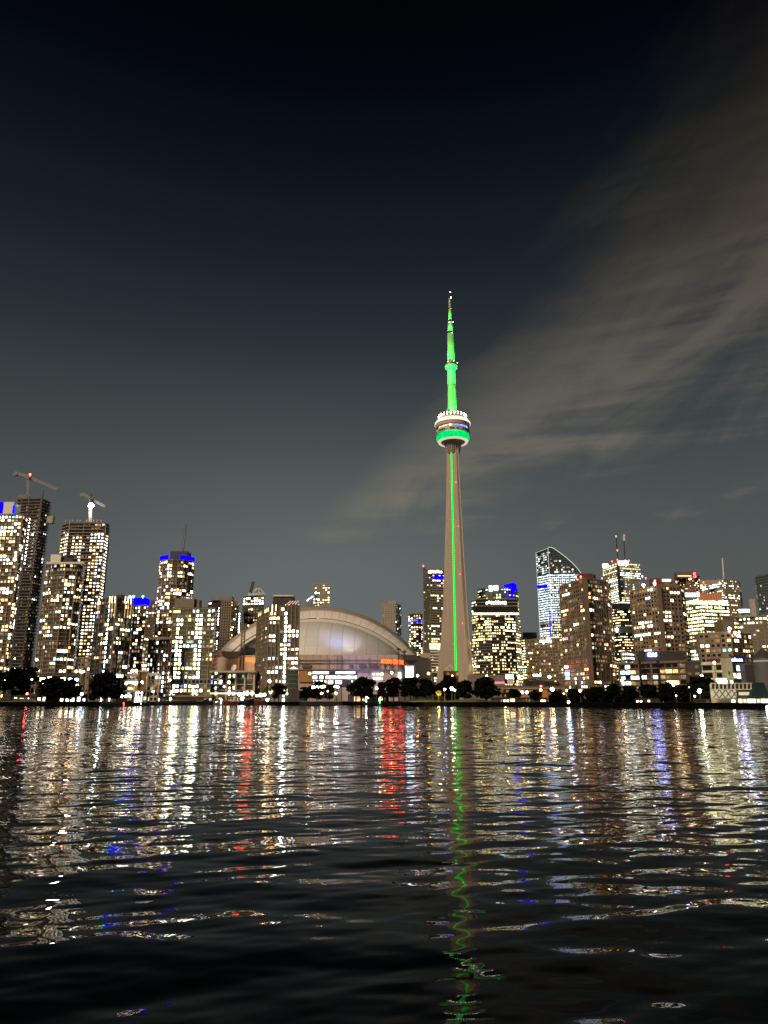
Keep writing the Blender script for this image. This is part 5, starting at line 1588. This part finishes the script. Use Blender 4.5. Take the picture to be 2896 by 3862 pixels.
# ------------------------------------------------------------------ boats
def boat(label, px, py, lpx, Y, hull, hgt, cabin, flip=1, lamps=(), name='moored_boat', cab_lit=None):
    p = P(px, py, Y)
    ln = lpx * mpp(Y, 2)
    r = thing(name, label, 'boat', (p.x, Y, 0), 'boats moored at the quay')
    b = MB()
    secs = []
    for k in range(11):
        t_ = k / 10
        hw_ = 1.9 * math.sin(math.pi * min(1, .18 + .62 * (1 - t_))) ** .7 * (1 - t_ ** 5 * .96)
        x = flip * (t_ - .5) * ln
        sh_ = hgt * (1 + .5 * t_ ** 3)
        secs.append([(x, -hw_ * .5, -.4), (x, -hw_, sh_ * .55), (x, -hw_ * 1.05, sh_), (x, hw_ * 1.05, sh_), (x, hw_, sh_ * .55), (x, hw_ * .5, -.4)])
    for s_ in secs:
        b.v += s_
    for k in range(10):
        for j in range(6):
            b.f.append((k * 6 + j, k * 6 + (j + 1) % 6, (k + 1) * 6 + (j + 1) % 6, (k + 1) * 6 + j)); b.m.append(0)
    b.f.append(tuple(range(6))); b.m.append(0); b.f.append(tuple(60 + k for k in range(6))); b.m.append(0)
    b.build('hull', hull, r)
    if cabin:
        c0, c1, ch, cm = cabin
        b = MB(); b.box(-ln * .5 + ln * c0, -ln * .5 + ln * c1, -1.3, 1.3, hgt * .9, hgt + ch); b.build('cabin', cm, r)
        b = MB(); b.box(-ln * .5 + ln * (c0 - .03), -ln * .5 + ln * (c1 + .03), -1.6, 1.6, hgt + ch, hgt + ch + .22); b.build('cabin_roof', hullblack, r)
        nwin = max(2, int(ln * (c1 - c0) / 1.6))
        for k in range(nwin):
            x0 = -ln * .5 + ln * (c0 + (c1 - c0) * (k + .15) / nwin)
            x1 = -ln * .5 + ln * (c0 + (c1 - c0) * (k + .8) / nwin)
            b = MB(); b.quad((x0, -1.33, hgt + ch * .4), (x1, -1.33, hgt + ch * .4), (x1, -1.33, hgt + ch * .85), (x0, -1.33, hgt + ch * .85))
            b.build('cabin_window', cab_lit if cab_lit and k % 3 else winglass, r)
    for lx, lz, c_, s_ in lamps:
        ms = {'red': 'beacon_red', 'white': 'beacon_white', 'green': 'beacon_green'}[c_]
        b = MB(); b.ball((0, 0, 0), s_); b.lathe([(.05, -lz + hgt * .5), (.05, -s_)], 5); b.build('lamp', MATS[ms], r, loc=(lx * ln, -1.6, lz))
    return r
CABL = emit('cabin_light', (1, .9, .72), 2.2)
boat('long black boat with a pointed bow, beside the willow', 440, 2668, 120, 392, hullblack, 2.0, (.55, .8, 1.6, hullblack), 1, ((.24, 1.5, 'red', .3), (.25, .5, 'red', .22)))
boat('dark two-deck tour boat with lit cabin windows, left of the long terrace strip', 522, 2668, 86, 396, hullblack, 1.8, (.18, .86, 3.2, slabdim), 1, ((.1, 2.6, 'white', .5), (-.12, 2.2, 'white', .25), (.0, 6.6, 'white', .4), (.14, 6.5, 'white', .45), (-.1, 6.6, 'white', .35)), cab_lit=CABL)
boat('long dark barge moored under the glass grid condo', 688, 2654, 200, 466, hullblack, 2.4, (.1, .9, 1.6, darkbrown), 1, ((-.22, 4.0, 'white', .5),))
boat('grey white boat at the end of the dark barge', 822, 2652, 44, 470, mat('grey_hull', (.12, .11, .10)), 1.6, (.2, .8, 1.8, slabdim), 1, ((.3, 3.2, 'white', .45), (-.1, 1.8, 'white', .25)))
boat('rust red boat left of the big white globes', 872, 2658, 50, 456, hullred, 2.2, (.3, .7, 2.4, white), -1, ())
boat('black boat moored between the two red boats', 938, 2656, 40, 458, hullblack, 3.0, (.25, .75, 2.6, slabdim), 1, ())
boat('rust red boat nearest the slab condo', 982, 2657, 50, 456, hullred, 2.6, (.1, .6, 2.2, darkbrown), -1, ())
boat('low black boat with a green lamp before the broad tree', 1405, 2668, 76, 425, hullblack, 1.9, (.2, .8, 1.7, hullblack), 1, ((.36, 2.8, 'green', .55), (-.3, 4.4, 'white', .5)))
r = thing('green_lit_pier', 'low jetty with a glowing green edge before the stadium trees', 'pier', (xat(1190, 2, 442), 442, LAND))
a, c_ = P(1130, 2642, 438), P(1290, 2642, 438)
b = MB(); b.box(a.x - r.location.x, c_.x - r.location.x, -4, 2, -2.2, .35); b.build('deck', hullblack, r)
b = MB(); b.box(a.x - r.location.x, c_.x - r.location.x, -4.2, -4.0, .0, .35); b.build('green_edge', emit('green_edge', (.08, .45, .28), .30), r)
# yellow pole lights on the lawn
r = bpy.data.objects['lawn']
lamp('lawn_flood', 'SPOT', r, (xat(1570, 8, 396), 398, 9), (1, .72, .12), 9000, spot_size=R(120), spot_blend=1, aim=(.2, .35, -1))
lamp('lawn_flood', 'SPOT', r, (xat(1640, 8, 396), 396, 9), (1, .75, .15), 6000, spot_size=R(120), spot_blend=1, aim=(-.2, .4, -1))
lamp('lawn_flood', 'SPOT', r, (xat(1770, 8, 386), 388, 8), (1, .85, .4), 2500, spot_size=R(120), spot_blend=1, aim=(0, .4, -1))
lamp('lawn_flood', 'SPOT', r, (xat(30, 8, 400), 396, 8), (1, .85, .35), 2500, spot_size=R(120), spot_blend=1, aim=(0, .4, -1))
print('objects', len(bpy.data.objects))
